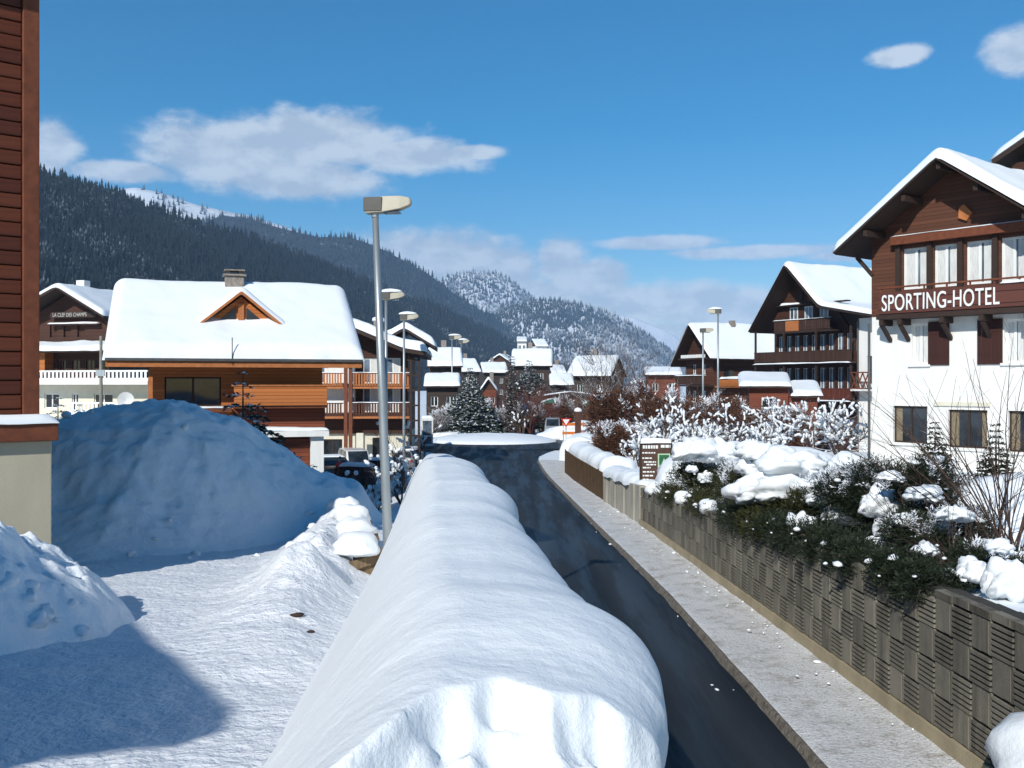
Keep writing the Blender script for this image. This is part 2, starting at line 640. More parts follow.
ysn = np.concatenate([np.linspace(-12, 3, 30), np.linspace(3.15, 30, 300), np.linspace(30.3, 96, 110)])
k_ = np.linspace(0, 1, 240)
xr = np.where(ysn < 23.5, bank_right(ysn) - 0.9, road_left(ysn) + 0.25)
xr = np.where((ysn > 22) & (ysn <= 23.5), road_left(ysn) - 0.2, xr)
xl = np.where(ysn < 30, -26.0, -70.0)
tt = k_ ** 1.6
LX = xr[:, None] * (1 - tt) + xl[:, None] * tt
LY = np.repeat(ysn[:, None], len(k_), 1)
LZ = left_base(LX, LY)
cut = np.hypot(LX - ISL[0], LY - ISL[1]) < 16.5
LZ[cut] = -0.02
o = grid_mesh('snow_path', LX, LY, LZ, SNOW_TRAMPLED)
tag(o, kind='structure')


def patch(name, fn, x0, x1, y0, y1, nx, ny, mat, label, lump, floor=0.03, sd=41):
    X, Y = np.meshgrid(np.linspace(x0, x1, nx), np.linspace(y0, y1, ny))
    h = fn(X, Y)
    n = fbm(X * 1.1, Y * 1.1, sd, 5)
    n2 = fbm(X * 3.3, Y * 3.3, sd + 9, 4)
    n3 = 0.5 - np.abs(fbm(X * 2.1 + n, Y * 2.1, sd + 19, 4))
    H = h + lump * (n * 0.42 + n2 * 0.2 + n3 * 0.22) * smooth(0.05, 0.8, h)
    Z = left_base(X, Y) + H - 0.06
    Z = np.where(h < floor, left_base(X, Y) - 0.25, Z)
    o = grid_mesh(name, X, Y, Z, mat)
    tag(o, label, 'snow heap')
    return o


patch('snow_pile', pile, -20, -2.2, 17.5, 35, 300, 290, SNOW_ROUGH, 'huge ploughed snow heap in blue shade in front of the orange chalet', 0.40)
MOUND = patch('snow_mound', mound, -10, -4.2, 8.8, 15.2, 200, 200, SNOW_ROUGH, 'small steep snow heap against the concrete base of the wooden building', 0.7, sd=77)


def ico(sub=2):
    import bmesh
    bm = bmesh.new()
    bmesh.ops.create_icosphere(bm, subdivisions=sub, radius=1.0)
    v = np.array([p.co[:] for p in bm.verts]); f = np.array([[q.index for q in p.verts] for p in bm.faces])
    bm.free()
    return v, f


ICO1, ICO2, ICO3, ICO4 = ico(1), ico(2), ico(3), ico(4)


def blob_arrays(c, s, seed, ic=ICO2, amp=0.22, flat=0.35, fr=1.6):
    v, f = ic
    n = fbm(v[:, 0] * fr + seed * 1.7, v[:, 1] * fr + v[:, 2] * fr * 0.9 + seed, seed, 3 if len(v) < 800 else 5, 0.5 if len(v) < 800 else 0.6) * amp
    w = v * (1 + n)[:, None]
    w[:, 2] = np.where(w[:, 2] < 0, w[:, 2] * flat, w[:, 2])
    return w * np.array(s) + np.array(c), f


def blobs(name, items, mat, parent=None, ic=ICO2, amp=0.22, flat=0.35, fr=1.6):
    """items: (centre, size, seed); one mesh"""
    VV, FF, b = [], [], 0
    for c, s, sd in items:
        v, f = blob_arrays(c, s, sd, ic, amp, flat, fr)
        VV.append(v); FF.append(f + b); b += len(v)
    return np_mesh(name, np.concatenate(VV), np.concatenate(FF), mat, parent, True)


# lumps of broken crust along the crest of the mound
for k in range(34):
    q = k / 33
    x = -8.0 + 3.1 * q + random.uniform(-0.1, 0.1); y = 10.6 + 0.7 * q + random.uniform(-0.25, 0.6)
    z = float(left_base(np.array(x), np.array(y)) + mound(np.array(x), np.array(y)))
    s = random.uniform(0.03, 0.10)
    blobs('clod', [((x, y, z - 0.02), (s * 1.2, s, s), 100 + k)], SNOW, MOUND, ICO2, 0.8, 0.8)


# clods that rolled down the big heap
PILE = bpy.data.objects['snow_pile']
for k in range(16):
    x = random.uniform(-13, -4.2); y = random.uniform(20.2, 25.5)
    hp = float(pile(np.array(x), np.array(y)))
    z = float(left_base(np.array(x), np.array(y))) + hp
    s = random.uniform(0.04, 0.12)
    blobs('clod', [((x, y, z), (s * 1.3, s, s * 0.9), 500 + k)], SNOW, PILE, ICO2, 0.9, 0.8)

# ---- long rounded snow bank on the parapet of the left retaining wall
NY, NA = 290, 110
yb = np.concatenate([np.linspace(2.9, 5.2, 120), np.linspace(5.23, 6.5, 20), np.linspace(6.55, 24.3, NY - 140)])
a = np.linspace(0, 1, NA)
A, YB = np.meshgrid(a, yb)
bump_r = 0.17 * fbm(yb * 0.5, yb * 0, 61, 2) + 0.07 * fbm(yb * 1.2, yb * 0 + 4, 62, 2)
xr = np.minimum(bank_right(yb), np.interp(yb, [2.9, 4.0, 5.0, 6.0], [0.30, 0.60, 0.78, 1.0])) + bump_r * smooth(4, 6, yb)
xl = -1.55 - 0.062 * yb
end = np.sqrt(np.clip((24.3 - yb) / 1.6, 0, 1))
mid = (xl + xr) / 2 + 0.3
xr = mid + (xr - mid) * (0.35 + 0.65 * end); xl = mid + (xl - mid) * (0.35 + 0.65 * end)
ztop = CZ + np.interp(yb, [2.9, 5, 10, 17, 21, 24.3], [-1.28, -1.30, -1.24, -1.33, -1.50, -1.72]) + bump_r * 0.35 - 0.5 * (1 - end)
zl = path_z(yb) - 0.25
BX = xl[:, None] + (xr - xl)[:, None] * np.clip(A / 0.86, 0, 1)
# left flank rises smoothly, top is nearly flat, right lip rolls over and hangs down
up = smooth(0.0, 0.52, A) ** 0.8
lip = np.clip((A - 0.60) / 0.26, 0, 1)
drop = 1 - np.sqrt(np.clip(1 - lip ** 2.4, 0, 1))
BZ = zl[:, None] + (ztop - zl)[:, None] * up - 0.42 * drop - 0.05 * np.clip((A - 0.45) / 0.4, 0, 1) ** 2
over = np.clip((A - 0.86) / 0.14, 0, 1)
BX = BX - 0.34 * over ** 1.5
BZ = BZ - 0.75 * over ** 0.8
BY = YB.copy()
# near end: broken away on the road side, hollowed out in steps
yend = np.interp(a, [0, 0.3, 0.42, 0.5, 0.6, 0.86, 1], [2.4, 2.8, 3.6, 4.05, 4.3, 4.4, 4.3])[None, :] + 0.42 * fbm(BX * 2.2, YB * 1.1, 71, 3)
cutd = np.clip(yend - YB, 0, 3)
BZ = BZ - (0.78 * cutd + 0.10 * smooth(0, 0.15, cutd)) * smooth(0.25, 0.5, A) * (1 + 0.35 * fbm(BX * 1.7, YB * 4.0, 73, 3))
crumb = smooth(0.0, 0.25, cutd) * smooth(0.3, 0.5, A)
BZ = BZ + crumb * (0.13 * fbm(BX * 2.6, YB * 6.5, 75, 4) - 0.16 * np.abs(fbm(BX * 2.2 + 3, YB * 4.5 + 0.8 * BX, 79, 3)) + 0.05 + 0.05 * np.clip(fbm(BX * 11, YB * 11, 76, 3), -0.3, 0.6))
und = 0.035 * fbm(BX * 0.8, YB * 0.8, 65, 3) + 0.010 * fbm(BX * 1.2, YB * 2.6, 66, 3) * up + 0.008 * fbm(BX * 5, YB * 5, 67, 3)
BZ = BZ + und
o = grid_mesh('snow_bank', BX, BY, BZ, SNOW_SOFT)
tag(o, 'long rounded bank of deep snow between the path and the road', 'snow bank')

# the concrete wall that carries it, seen from the road side
CONC = plain('concrete_grey', (0.30, 0.29, 0.27), 0.85, 0.2, 2.2, 0.3, 30)
m = MB()
for y0 in np.arange(-6, 23.9, 1.0):
    y1 = y0 + 1.0
    xa, xb = float(road_left(y0)), float(road_left(y1))
    za, zb = float(road_z(y0)) - 0.2, float(road_z(y1)) - 0.2
    ta, tb = CZ - 1.75, CZ - 1.75
    vs = [(xa - 0.45, y0, za), (xa, y0, za), (xa, y0, ta), (xa - 0.45, y0, ta), (xb - 0.45, y1, zb), (xb, y1, zb), (xb, y1, tb), (xb - 0.45, y1, tb)]
    fs = [(1, 5, 6, 2), (3, 2, 6, 7), (4, 0, 3, 7)]
    if y0 < -5.5: fs.append((0, 1, 2, 3))
    if y1 > 23.5: fs.append((5, 4, 7, 6))
    m.add(vs, fs)
o = m.build('retaining_wall', CONC)
tag(o, 'plain concrete retaining wall under the long snow bank', 'wall')

# ---- roundabout island under a thick dome of snow
rr = np.linspace(0, 1, 26); aa = np.linspace(0, 2 * np.pi, 97)
RR, AA = np.meshgrid(rr, aa)
rad = 7.0 + 0.25 * fbm(np.cos(aa) * 3, np.sin(aa) * 3, 51, 3)
IX = ISL[0] + rad[:, None] * RR * np.cos(AA); IY = ISL[1] + rad[:, None] * RR * np.sin(AA) * 0.95
IZ = 0.02 + 0.85 * np.sqrt(np.clip(1 - RR ** 5, 0, 1)) * (0.62 + 0.38 * (1 - RR ** 2)) + 0.16 * fbm(IX * 0.7, IY * 0.7, 53, 4) * (1 - RR)
o = grid_mesh('roundabout_island', IX, IY, IZ, SNOW)
tag(o, kind='structure')

# ---- garden above the right wall
gy_ = np.concatenate([np.linspace(-4, 48, 130), np.linspace(48.5, 140, 90)])
k_ = np.linspace(0, 1, 70) ** 1.5
x0 = wall_x(np.minimum(gy_, 80)) + 0.22 + np.clip(gy_ - 80, 0, 12) * 0.8 + np.clip(gy_ - 100, 0, 20) * 0.3
GX = x0[:, None] * (1 - k_) + 75 * k_
GY = np.repeat(gy_[:, None], 70, 1)
zw = wall_top(np.minimum(gy_, 80)) - 0.12
far = CZ + np.interp(gy_, [0, 30, 45, 65, 90, 140], [-3.2, -3.2, -3.4, -4.6, -6.0, -6.1])
GZ = zw[:, None] * (1 - smooth(0, 7, GX - x0[:, None])) + far[:, None] * smooth(0, 7, GX - x0[:, None])
GZ = np.where(GY > 86, np.minimum(GZ, 0.12), GZ)
GZ = GZ + 0.12 * fbm(GX * 0.6, GY * 0.6, 81, 4)
GZ = np.where((np.abs(GY - (109 + GX * 0.1)) < 4.5) & (GX > 5), -0.02, GZ)
o = grid_mesh('garden_snow', GX, GY, GZ, SNOW)
tag(o, kind='structure')


def garden_z(x, y):
    z0 = float(wall_top(min(y, 80))) - 0.12
    f = CZ + float(np.interp(y, [0, 30, 45, 65, 90, 140], [-3.2, -3.2, -3.4, -4.6, -6.0, -6.1]))
    k = float(smooth(0, 7, x - float(wall_x(min(y, 80))) - 0.22))
    return z0 * (1 - k) + f * k


# ------------------------------------------------------------------ mountains
def forest_mat(name, dark, snow, hs=0.02, amount=0.5):
    t = NT(name)
    g = t.N.new('ShaderNodeNewGeometry')
    n = t.noise(hs, 5, 0.65)
    n3 = t.noise(hs * 12, 3, 0.6)
    z = t.sepxyz(g.outputs['Normal'])[2]
    f = t.math('ADD', t.math('MULTIPLY', t.math('ADD', n, t.math('MULTIPLY', t.math('SUBTRACT', t.noise(hs * 0.35, 3), 0.5), 0.9)), 0.9), t.math('MULTIPLY', n3, 0.8))
    f = t.math('ADD', f, t.math('MULTIPLY', z, 0.35))
    m = t.rng(f, 1.25 - amount * 0.6, 1.65 - amount * 0.6)
    c = t.mix(t.noise(hs * 4, 3), tuple(k * 0.6 for k in dark), tuple(k * 1.5 for k in dark))
    return t.done(t.mix(m, c, snow), 0.9, None, 0.1)


def mountain(name, ridge, foot, mat, nx=150, ny=40, rough=14, seed=1, power=1.25):
    """ridge: (px, py, depth) along the skyline; foot: (px, depth) where the slope meets the valley"""
    rp = np.array([tuple(pix(x, y, d)) for x, y, d in ridge])
    rx = np.array([r[0] for r in ridge], float)
    fx = np.array([f[0] for f in foot], float)
    fp = np.array([[(x - 512) / FPX * d, d, -2.0] for x, d in foot])
    u = np.linspace(0, 1, nx)
    qx = rx[0] + (rx[-1] - rx[0]) * u
    qf = fx[0] + (fx[-1] - fx[0]) * u
    RP = np.stack([np.interp(qx, rx, rp[:, k]) for k in range(3)], -1)
    FP = np.stack([np.interp(qf, fx, fp[:, k]) for k in range(3)], -1)
    v = np.concatenate([np.linspace(0, 1, ny), 1 + np.linspace(0.06, 0.6, 8)])
    P = FP[None] + (RP - FP)[None] * v[:, None, None]
    vz = np.where(v <= 1, np.clip(v, 0, 1) ** power, 1 - (v - 1) * 0.9)
    P[..., 2] = FP[None, :, 2] + (RP - FP)[None, :, 2] * vz[:, None]
    am = rough * np.clip(4 * v * (1.03 - v), 0, 1)[:, None]
    P[..., 2] += am * fbm(P[..., 0] / (rough * 6), P[..., 1] / (rough * 6), seed, 5)
    o = grid_mesh(name, P[..., 0], P[..., 1], P[..., 2], mat)
    tag(o, kind='structure')
    return P[:ny]


def scatter_trees(name, P, count, hmin, hmax, mat, seed, sides=5, tiers=2, dens=None):
    rng = np.random.default_rng(seed)
    ny, nx, _ = P.shape
    u = rng.random(count * 2) * (nx - 1.001); v = (rng.random(count * 2)) * (ny - 1.001)
    if dens is not None:
        keep = rng.random(count * 2) < dens(u / nx, v / ny)
        u = u[keep]; v = v[keep]
    u = u[:count]; v = v[:count]; n = len(u)
    i = u.astype(int); j = v.astype(int); fu = (u - i)[:, None]; fv = (v - j)[:, None]
    C = (P[j, i] * (1 - fu) + P[j, i + 1] * fu) * (1 - fv) + (P[j + 1, i] * (1 - fu) + P[j + 1, i + 1] * fu) * fv
    h = hmin + (hmax - hmin) * rng.random(n) ** 1.3
    w = h * (0.14 + 0.07 * rng.random(n))
    ang = np.linspace(0, 2 * np.pi, sides, endpoint=False)
    tv, tf = [], []
    for k in range(tiers):
        z0 = 0.08 + 0.8 * k / tiers; r = 1 - 0.72 * k / tiers; z1 = min(1, z0 + 1.25 / tiers) if k < tiers - 1 else 1.0
        b = len(tv)
        for a in ang:
            tv.append((r * math.cos(a + k), r * math.sin(a + k), z0))
        tv.append((0, 0, z1))
        for q in range(sides):
            tf.append((b + q, b + (q + 1) % sides, b + sides))
    tv = np.array(tv); tf = np.array(tf)
    jit = 1 + 0.35 * (rng.random((n, len(tv))) - 0.5)
    rot = rng.random(n) * 6.28
    cx = np.cos(rot)[:, None]; sx = np.sin(rot)[:, None]
    X = (tv[None, :, 0] * cx - tv[None, :, 1] * sx) * w[:, None] * jit
    Y = (tv[None, :, 0] * sx + tv[None, :, 1] * cx) * w[:, None] * jit
    Z = tv[None, :, 2] * h[:, None]
    V = np.stack([X + C[:, None, 0], Y + C[:, None, 1], Z + C[:, None, 2] - 1], -1).reshape(-1, 3)
    F = (tf[None] + (np.arange(n) * len(tv))[:, None, None]).reshape(-1, 3)
    return np_mesh(name, V, F, mat)


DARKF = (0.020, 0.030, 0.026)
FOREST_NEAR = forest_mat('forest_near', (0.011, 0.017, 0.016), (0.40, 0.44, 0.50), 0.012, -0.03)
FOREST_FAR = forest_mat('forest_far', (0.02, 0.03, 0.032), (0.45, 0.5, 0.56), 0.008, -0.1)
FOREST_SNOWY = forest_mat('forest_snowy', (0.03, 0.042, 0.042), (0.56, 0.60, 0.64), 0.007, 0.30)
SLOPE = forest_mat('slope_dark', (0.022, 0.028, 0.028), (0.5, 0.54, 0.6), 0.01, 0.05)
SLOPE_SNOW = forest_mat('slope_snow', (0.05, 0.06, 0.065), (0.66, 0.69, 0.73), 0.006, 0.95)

P1 = mountain('wooded_hill', [(-160, 140, 850), (-60, 150, 900), (40, 176, 950), (100, 190, 1050), (140, 205, 1150), (200, 224, 1250), (260, 241, 1350), (330, 268, 1500), (400, 292, 1650), (450, 312, 1800), (500, 336, 2000), (545, 358, 2200), (600, 384, 2400)],
              [(-160, 330), (40, 420), (200, 560), (330, 700), (450, 1000), (545, 1600), (600, 2100)], SLOPE, rough=16, seed=3)
o = scatter_trees('conifer_forest', P1, 34000, 6, 16, FOREST_NEAR, 4, 6, 3)
tag(o, 'dense snow-dusted conifer forest covering the near left hillside', 'forest', kind='stuff')

P2 = mountain('snow_peak', [(-60, 215, 3600), (60, 200, 3600), (110, 190, 3600), (135, 187, 3600), (160, 192, 3600), (200, 206, 3600), (250, 216, 3600), (300, 232, 3600), (345, 246, 3600), (420, 290, 3600)],
              [(-60, 2300), (160, 2300), (420, 2300)], SLOPE_SNOW, rough=40, seed=7, power=1.0)
o = scatter_trees('peak_forest', P2, 5000, 14, 30, FOREST_SNOWY, 13, 4, 1, lambda u, v: np.clip(1.2 - 1.1 * v + 0.6 * fbm(u * 40, v * 12, 8, 3), 0, 1))
tag(o, 'sparse frosted trees below the white summit at upper left', 'forest', kind='stuff')
P3 = mountain('blue_ridge', [(170, 262, 2700), (200, 224, 2700), (222, 215, 2700), (250, 219, 2700), (285, 229, 2700), (320, 237, 2700), (348, 237, 2750), (375, 246, 2800), (400, 259, 2850), (430, 275, 2900), (460, 297, 3000), (500, 322, 3100), (560, 350, 3200)],
              [(170, 1900), (350, 2000), (560, 2600)], SLOPE, rough=26, seed=9, power=1.0)
o = scatter_trees('ridge_forest', P3, 7000, 12, 24, FOREST_FAR, 14, 4, 1)
tag(o, 'blue hazy forest on the ridge behind the lamp post', 'forest', kind='stuff')
P4 = mountain('far_dome', [(400, 310, 4600), (425, 292, 4600), (445, 277, 4600), (470, 271, 4600), (495, 273, 4600), (512, 281, 4600), (535, 300, 4600), (560, 318, 4600), (600, 345, 4600)],
              [(400, 3600), (500, 3600), (600, 3700)], SLOPE_SNOW, rough=40, seed=12, power=0.9)
o = scatter_trees('far_dome_forest', P4, 5000, 14, 30, FOREST_SNOWY, 15, 4, 1)
tag(o, 'snow-covered trees on the far rounded mountain', 'forest', kind='stuff')
P5 = mountain('far_spur', [(470, 335, 3300), (500, 312, 3300), (530, 301, 3300), (560, 300, 3300), (590, 306, 3300), (615, 316, 3350), (640, 330, 3400), (662, 346, 3450), (690, 366, 3500), (720, 384, 3500)],
              [(470, 2600), (600, 2500), (720, 2700)], SLOPE_SNOW, rough=30, seed=15, power=1.0)
o = scatter_trees('far_spur_forest', P5, 7000, 12, 24, FOREST_SNOWY, 16, 4, 1)
tag(o, 'frosted blue forest on the spur right of the valley', 'forest', kind='stuff')
P6 = mountain('pale_ridge', [(560, 330, 5400), (600, 312, 5400), (635, 318, 5400), (665, 330, 5400), (700, 352, 5400), (740, 372, 5400), (800, 384, 5400)],
              [(560, 4700), (660, 4700), (800, 4700)], SLOPE_SNOW, rough=45, seed=19, power=1.0)

# ------------------------------------------------------------------ the air of the valley
m = MB().box(-3950, 3950, -150, 6350, -4.0, 900)
hz = bpy.data.materials.new('haze')
hz.use_nodes = True
hz.node_tree.nodes.clear()
vo = hz.node_tree.nodes.new('ShaderNodeVolumePrincipled')
vo.inputs['Color'].default_value = (0.45, 0.68, 1.0, 1)
vo.inputs['Density'].default_value = 1.05e-4
vo.inputs['Anisotropy'].default_value = 0.0
ho = hz.node_tree.nodes.new('ShaderNodeOutputMaterial')
hz.node_tree.links.new(vo.outputs[0], ho.inputs['Volume'])
o = m.build('haze', hz)
tag(o, 'thin blue haze filling the valley', 'haze', kind='stuff')
# ------------------------------------------------------------------ building kit
WOOD_ORANGE = planks('wood_orange', (0.45, 0.15, 0.042), 0.15)
WOOD_RED = planks('wood_red', (0.17, 0.046, 0.022), 0.16)
WOOD_DARK = planks('wood_dark', (0.062, 0.026, 0.016), 0.15)
WOOD_BROWN = planks('wood_brown', (0.105, 0.042, 0.024), 0.14)
WOOD_GREY = planks('wood_grey', (0.050, 0.034, 0.027), 0.16)
WOOD_VERT = planks('wood_vertical', (0.055, 0.028, 0.019), 0.13, axis=0)
BEAM = plain('beam_dark', (0.038, 0.022, 0.016), 0.7, 0.3, 6, 0.2, 30, stretch=(1, 1, 6))
BEAM_RED = plain('beam_red', (0.15, 0.045, 0.02), 0.65, 0.25, 6, 0.15, 30)
BEAM_ORANGE = plain('beam_orange', (0.40, 0.14, 0.045), 0.6, 0.2, 5, 0.1, 30)
def plaster(name, col):
    t = NT(name)
    st = t.rng(t.noise(1.6, 5, 0.65, stretch=(2.2, 2.2, 0.22)), 0.45, 0.8)
    bl = t.rng(t.noise(0.7, 4, 0.6), 0.4, 0.75)
    c = t.mix(t.math('MULTIPLY', st, 0.45), col, tuple(k * q for k, q in zip(col, (0.70, 0.68, 0.64))))
    c = t.mix(t.math('MULTIPLY', bl, 0.25), c, tuple(k * 0.86 for k in col))
    n = t.bump(t.noise(55, 4, 0.7), 0.35, 0.02)
    return t.done(c, 0.88, t.bump(t.noise(4, 3), 0.15, 0.05, n), 0.2)


PLASTER = plaster('plaster_white', (0.78, 0.77, 0.73))
PLASTER_CREAM = plain('plaster_cream', (0.66, 0.62, 0.50), 0.85, 0.07, 1.2, 0.2, 50)
WHITE_PAINT = plain('white_paint', (0.78, 0.78, 0.75), 0.5, 0.05, 5)
CURTAIN = plain('curtain_white', (0.62, 0.62, 0.60), 0.9, 0.2, 5, 0.4, 6, stretch=(7, 7, 0.5))
CURTAIN_TAN = plain('curtain_tan', (0.20, 0.16, 0.105), 0.9, 0.25, 5, 0.4, 6, stretch=(7, 7, 0.5))
SHUTTER = planks('shutter_brown', (0.050, 0.018, 0.014), 0.09, axis=0, var=0.15)
ROOFING = plain('roofing', (0.10, 0.085, 0.075), 0.8, 0.2, 3)
STONE = plain('chimney_stone', (0.24, 0.205, 0.175), 0.85, 0.35, 6, 0.5, 25)
METAL = plain('galvanised', (0.34, 0.37, 0.38), 0.42, 0.15, 3, 0.1, 50, 0.5, 0.6, stretch=(1, 1, 0.3))
ZINC = plain('zinc_gutter', (0.10, 0.10, 0.10), 0.5, 0.2, 4, 0.0, 40, 0.5, 0.5)


def wall(parent, name, x0, x1, z0, z1, y, th, openings, mat, mi=0):
    """upright wall in the x-z plane with real openings; outer face at y, thickness inwards"""
    xs = sorted({x0, x1, *[q for o_ in openings for q in (o_[0], o_[1])]})
    zs = sorted({z0, z1, *[q for o_ in openings for q in (o_[2], o_[3])]})
    m = MB()

    def hole(cx, cz):
        return any(a < cx < b and c < cz < d for a, b, c, d in openings)
    for i in range(len(xs) - 1):
        for j in range(len(zs) - 1):
            cx = (xs[i] + xs[i + 1]) / 2; cz = (zs[j] + zs[j + 1]) / 2
            if not hole(cx, cz):
                m.quad((xs[i], y, zs[j]), (xs[i + 1], y, zs[j]), (xs[i + 1], y, zs[j + 1]), (xs[i], y, zs[j + 1]), mi)
    for a, b, c, d in openings:
        m.quad((a, y, c), (a, y, d), (a, y + th, d), (a, y + th, c), mi)
        m.quad((b, y, d), (b, y, c), (b, y + th, c), (b, y + th, d), mi)
        m.quad((a, y, d), (b, y, d), (b, y + th, d), (a, y + th, d), mi)
        m.quad((b, y, c), (a, y, c), (a, y + th, c), (b, y + th, c), mi)
    return m.build(name, mat, parent)


def body(parent, name, x0, x1, y0, y1, z0, z1, mat, openings=(), gable=None, th=0.25):
    """house body: front wall with openings, closed sides, back and (gabled) ends; gable=(xm, ztop)"""
    wall(parent, name, x0, x1, z0, z1, y0, th, list(openings), mat)
    m = MB()
    m.quad((x0, y1, z0), (x0, y0, z0), (x0, y0, z1), (x0, y1, z1))
    m.quad((x1, y0, z0), (x1, y1, z0), (x1, y1, z1), (x1, y0, z1))
    m.quad((x1, y1, z0), (x0, y1, z0), (x0, y1, z1), (x1, y1, z1))
    m.quad((x0, y0, z1), (x1, y0, z1), (x1, y1, z1), (x0, y1, z1))
    # dark room behind the openings
    if openings:
        yb = y0 + 1.2
        m.quad((x0 + .02, yb, z0), (x1 - .02, yb, z0), (x1 - .02, yb, z1 - .02), (x0 + .02, yb, z1 - .02))
    m.build('side_wall', mat, parent)


def window(parent, x0, x1, z0, z1, y, frame=None, bars=1, fw=0.06, pane=None, curtain=None, sill=None, cross=0, set_in=0.12):
    frame = frame or WHITE_PAINT
    m = MB()
    ya, yb = y + set_in, y + set_in + 0.06
    m.box(x0, x0 + fw, ya, yb, z0, z1).box(x1 - fw, x1, ya, yb, z0, z1)
    m.box(x0 + fw, x1 - fw, ya, yb, z0, z0 + fw).box(x0 + fw, x1 - fw, ya, yb, z1 - fw, z1)
    for k in range(bars):
        cx = x0 + (x1 - x0) * (k + 1) / (bars + 1)
        m.box(cx - fw * 0.6, cx + fw * 0.6, ya - 0.004, yb, z0 + fw, z1 - fw)
    for k in range(cross):
        cz = z0 + (z1 - z0) * (k + 1) / (cross + 1)
        m.box(x0 + fw, x1 - fw, ya + 0.01, yb - 0.01, cz - 0.02, cz + 0.02)
    w = m.build('window', frame, parent)
    MB().box(x0 + fw * .5, x1 - fw * .5, yb - 0.03, yb - 0.015, z0 + fw * .5, z1 - fw * .5).build('pane', pane or GLASS, w)
    if curtain:
        for a, b in curtain[1]:
            c = MB()
            xa = x0 + fw + (x1 - x0 - 2 * fw) * a; xb = x0 + fw + (x1 - x0 - 2 * fw) * b
            c.box(xa, xb, yb - 0.036, yb - 0.032, z0 + fw, z1 - fw)
            c.build('curtain', curtain[0], w)
    if sill:
        MB().box(x0 - 0.1, x1 + 0.1, y - 0.08, y + set_in, z0 - 0.09, z0 - 0.005).build('sill', sill, w)
    return w


def loft_slab(name, prof, vec, th, mat, parent, bevel=0):
    """roof slab: polyline prof swept by vec, thickness downwards"""
    vec = Vector(vec); prof = [Vector(p) for p in prof]
    dn = Vector((0, 0, -th))
    m = MB()
    n = len(prof)
    vs = prof + [p + vec for p in prof] + [p + dn for p in prof] + [p + vec + dn for p in prof]
    fs = []
    for i in range(n - 1):
        fs += [(i, n + i, n + i + 1, i + 1), (2 * n + i, 2 * n + i + 1, 3 * n + i + 1, 3 * n + i)]
        fs += [(i, i + 1, 2 * n + i + 1, 2 * n + i), (n + i + 1, n + i, 3 * n + i, 3 * n + i + 1)]
    fs += [(0, 2 * n, 3 * n, n), (n - 1, 2 * n - 1, 4 * n - 1, 3 * n - 1)]
    m.add(vs, fs)
    return m.build(name, mat, parent)


def loft_snow(prof, vec, thick, parent, nu=40, nv=46, seed=0, lumps=0.25, over=0.05, edge=0.5, name='roof_snow', mat=None):
    """snow lying on the roof polyline prof swept by vec: rounded edges, uneven surface"""
    vec = np.array(vec, float); P = np.array([tuple(p) for p in prof], float)
    seg = np.linalg.norm(np.diff(P, axis=0), axis=1); cum = np.concatenate([[0], np.cumsum(seg)])
    tot = cum[-1]; vl = np.linalg.norm(vec)
    # v runs along the profile, a little beyond the eaves
    e = np.linspace(-np.pi / 2, np.pi / 2, nv)
    q = (0.5 + 0.5 * np.sin(e)) * 0.5 + np.linspace(0, 1, nv) * 0.5
    s = -over + (tot + 2 * over) * q
    B = np.stack([np.interp(np.clip(s, 0, tot), cum, P[:, k]) for k in range(3)], -1)
    # smooth the ridge line
    K = np.array([1, 2, 3, 2, 1], float); K /= K.sum()
    for k in range(3):
        pad = np.pad(B[:, k], 2, mode='edge')
        sm_ = np.convolve(pad, K, 'valid')
        B[2:-2, k] = sm_[2:-2]
    d0 = (P[0] - P[1]) / seg[0]; d1 = (P[-1] - P[-2]) / seg[-1]
    B[s < 0] += d0 * (-s[s < 0])[:, None]; B[s > tot] += d1 * (s[s > tot] - tot)[:, None]
    w = 0.5 + 0.5 * np.sin(np.linspace(-np.pi / 2, np.pi / 2, nu))
    w = 0.5 * w + 0.5 * np.linspace(0, 1, nu)
    u = -over + (vl + 2 * over) * w
    U = vec[None, :] / vl * u[:, None]
    rag = 0.10 * fbm(u * 1.1, u * 0 + seed, 400 + seed, 3) * min(1, thick / 0.3)
    X = B[None, :, :] + U[:, None, :]
    X = X + d0[None, None, :] * (rag[:, None] * np.exp(-(s + over) / 0.3)[None, :])[..., None] + d1[None, None, :] * (rag[::-1, None] * np.exp(-(tot + over - s) / 0.3)[None, :])[..., None]
    dv = np.minimum(s + over, tot + over - s); du = np.minimum(u + over, vl + over - u)
    ed = lambda d: np.sqrt(np.clip(1 - (1 - np.clip(d / edge, 0, 1)) ** 2, 0, 1))
    E = ed(du)[:, None] * ed(dv)[None, :]
    nz = fbm(u[:, None] * 0.55 + s[None, :] * 0.1, s[None, :] * 0.45 + 0 * u[:, None], 200 + seed, 4)
    T = thick * E * (1 + lumps * nz)
    top = X.copy(); top[..., 2] += T + 0.004
    wob = 0.09 * fbm(u[:, None] * 1.2, s[None, :] * 0.2, 300 + seed, 3) * (E < 0.6)
    top[:, :, 2] += wob * 0.3
    r, c = top.shape[:2]
    V = np.concatenate([top.reshape(-1, 3), (X + np.array([0, 0, 0.003])).reshape(-1, 3)])
    i = np.arange(r - 1)[:, None] * c + np.arange(c - 1)[None, :]
    F1 = np.stack([i, i + 1, i + c + 1, i + c], -1).reshape(-1, 4)
    F2 = F1[:, ::-1] + r * c
    return np_mesh(name, V, np.concatenate([F1, F2]), mat or SNOW_ROOF, parent, True)


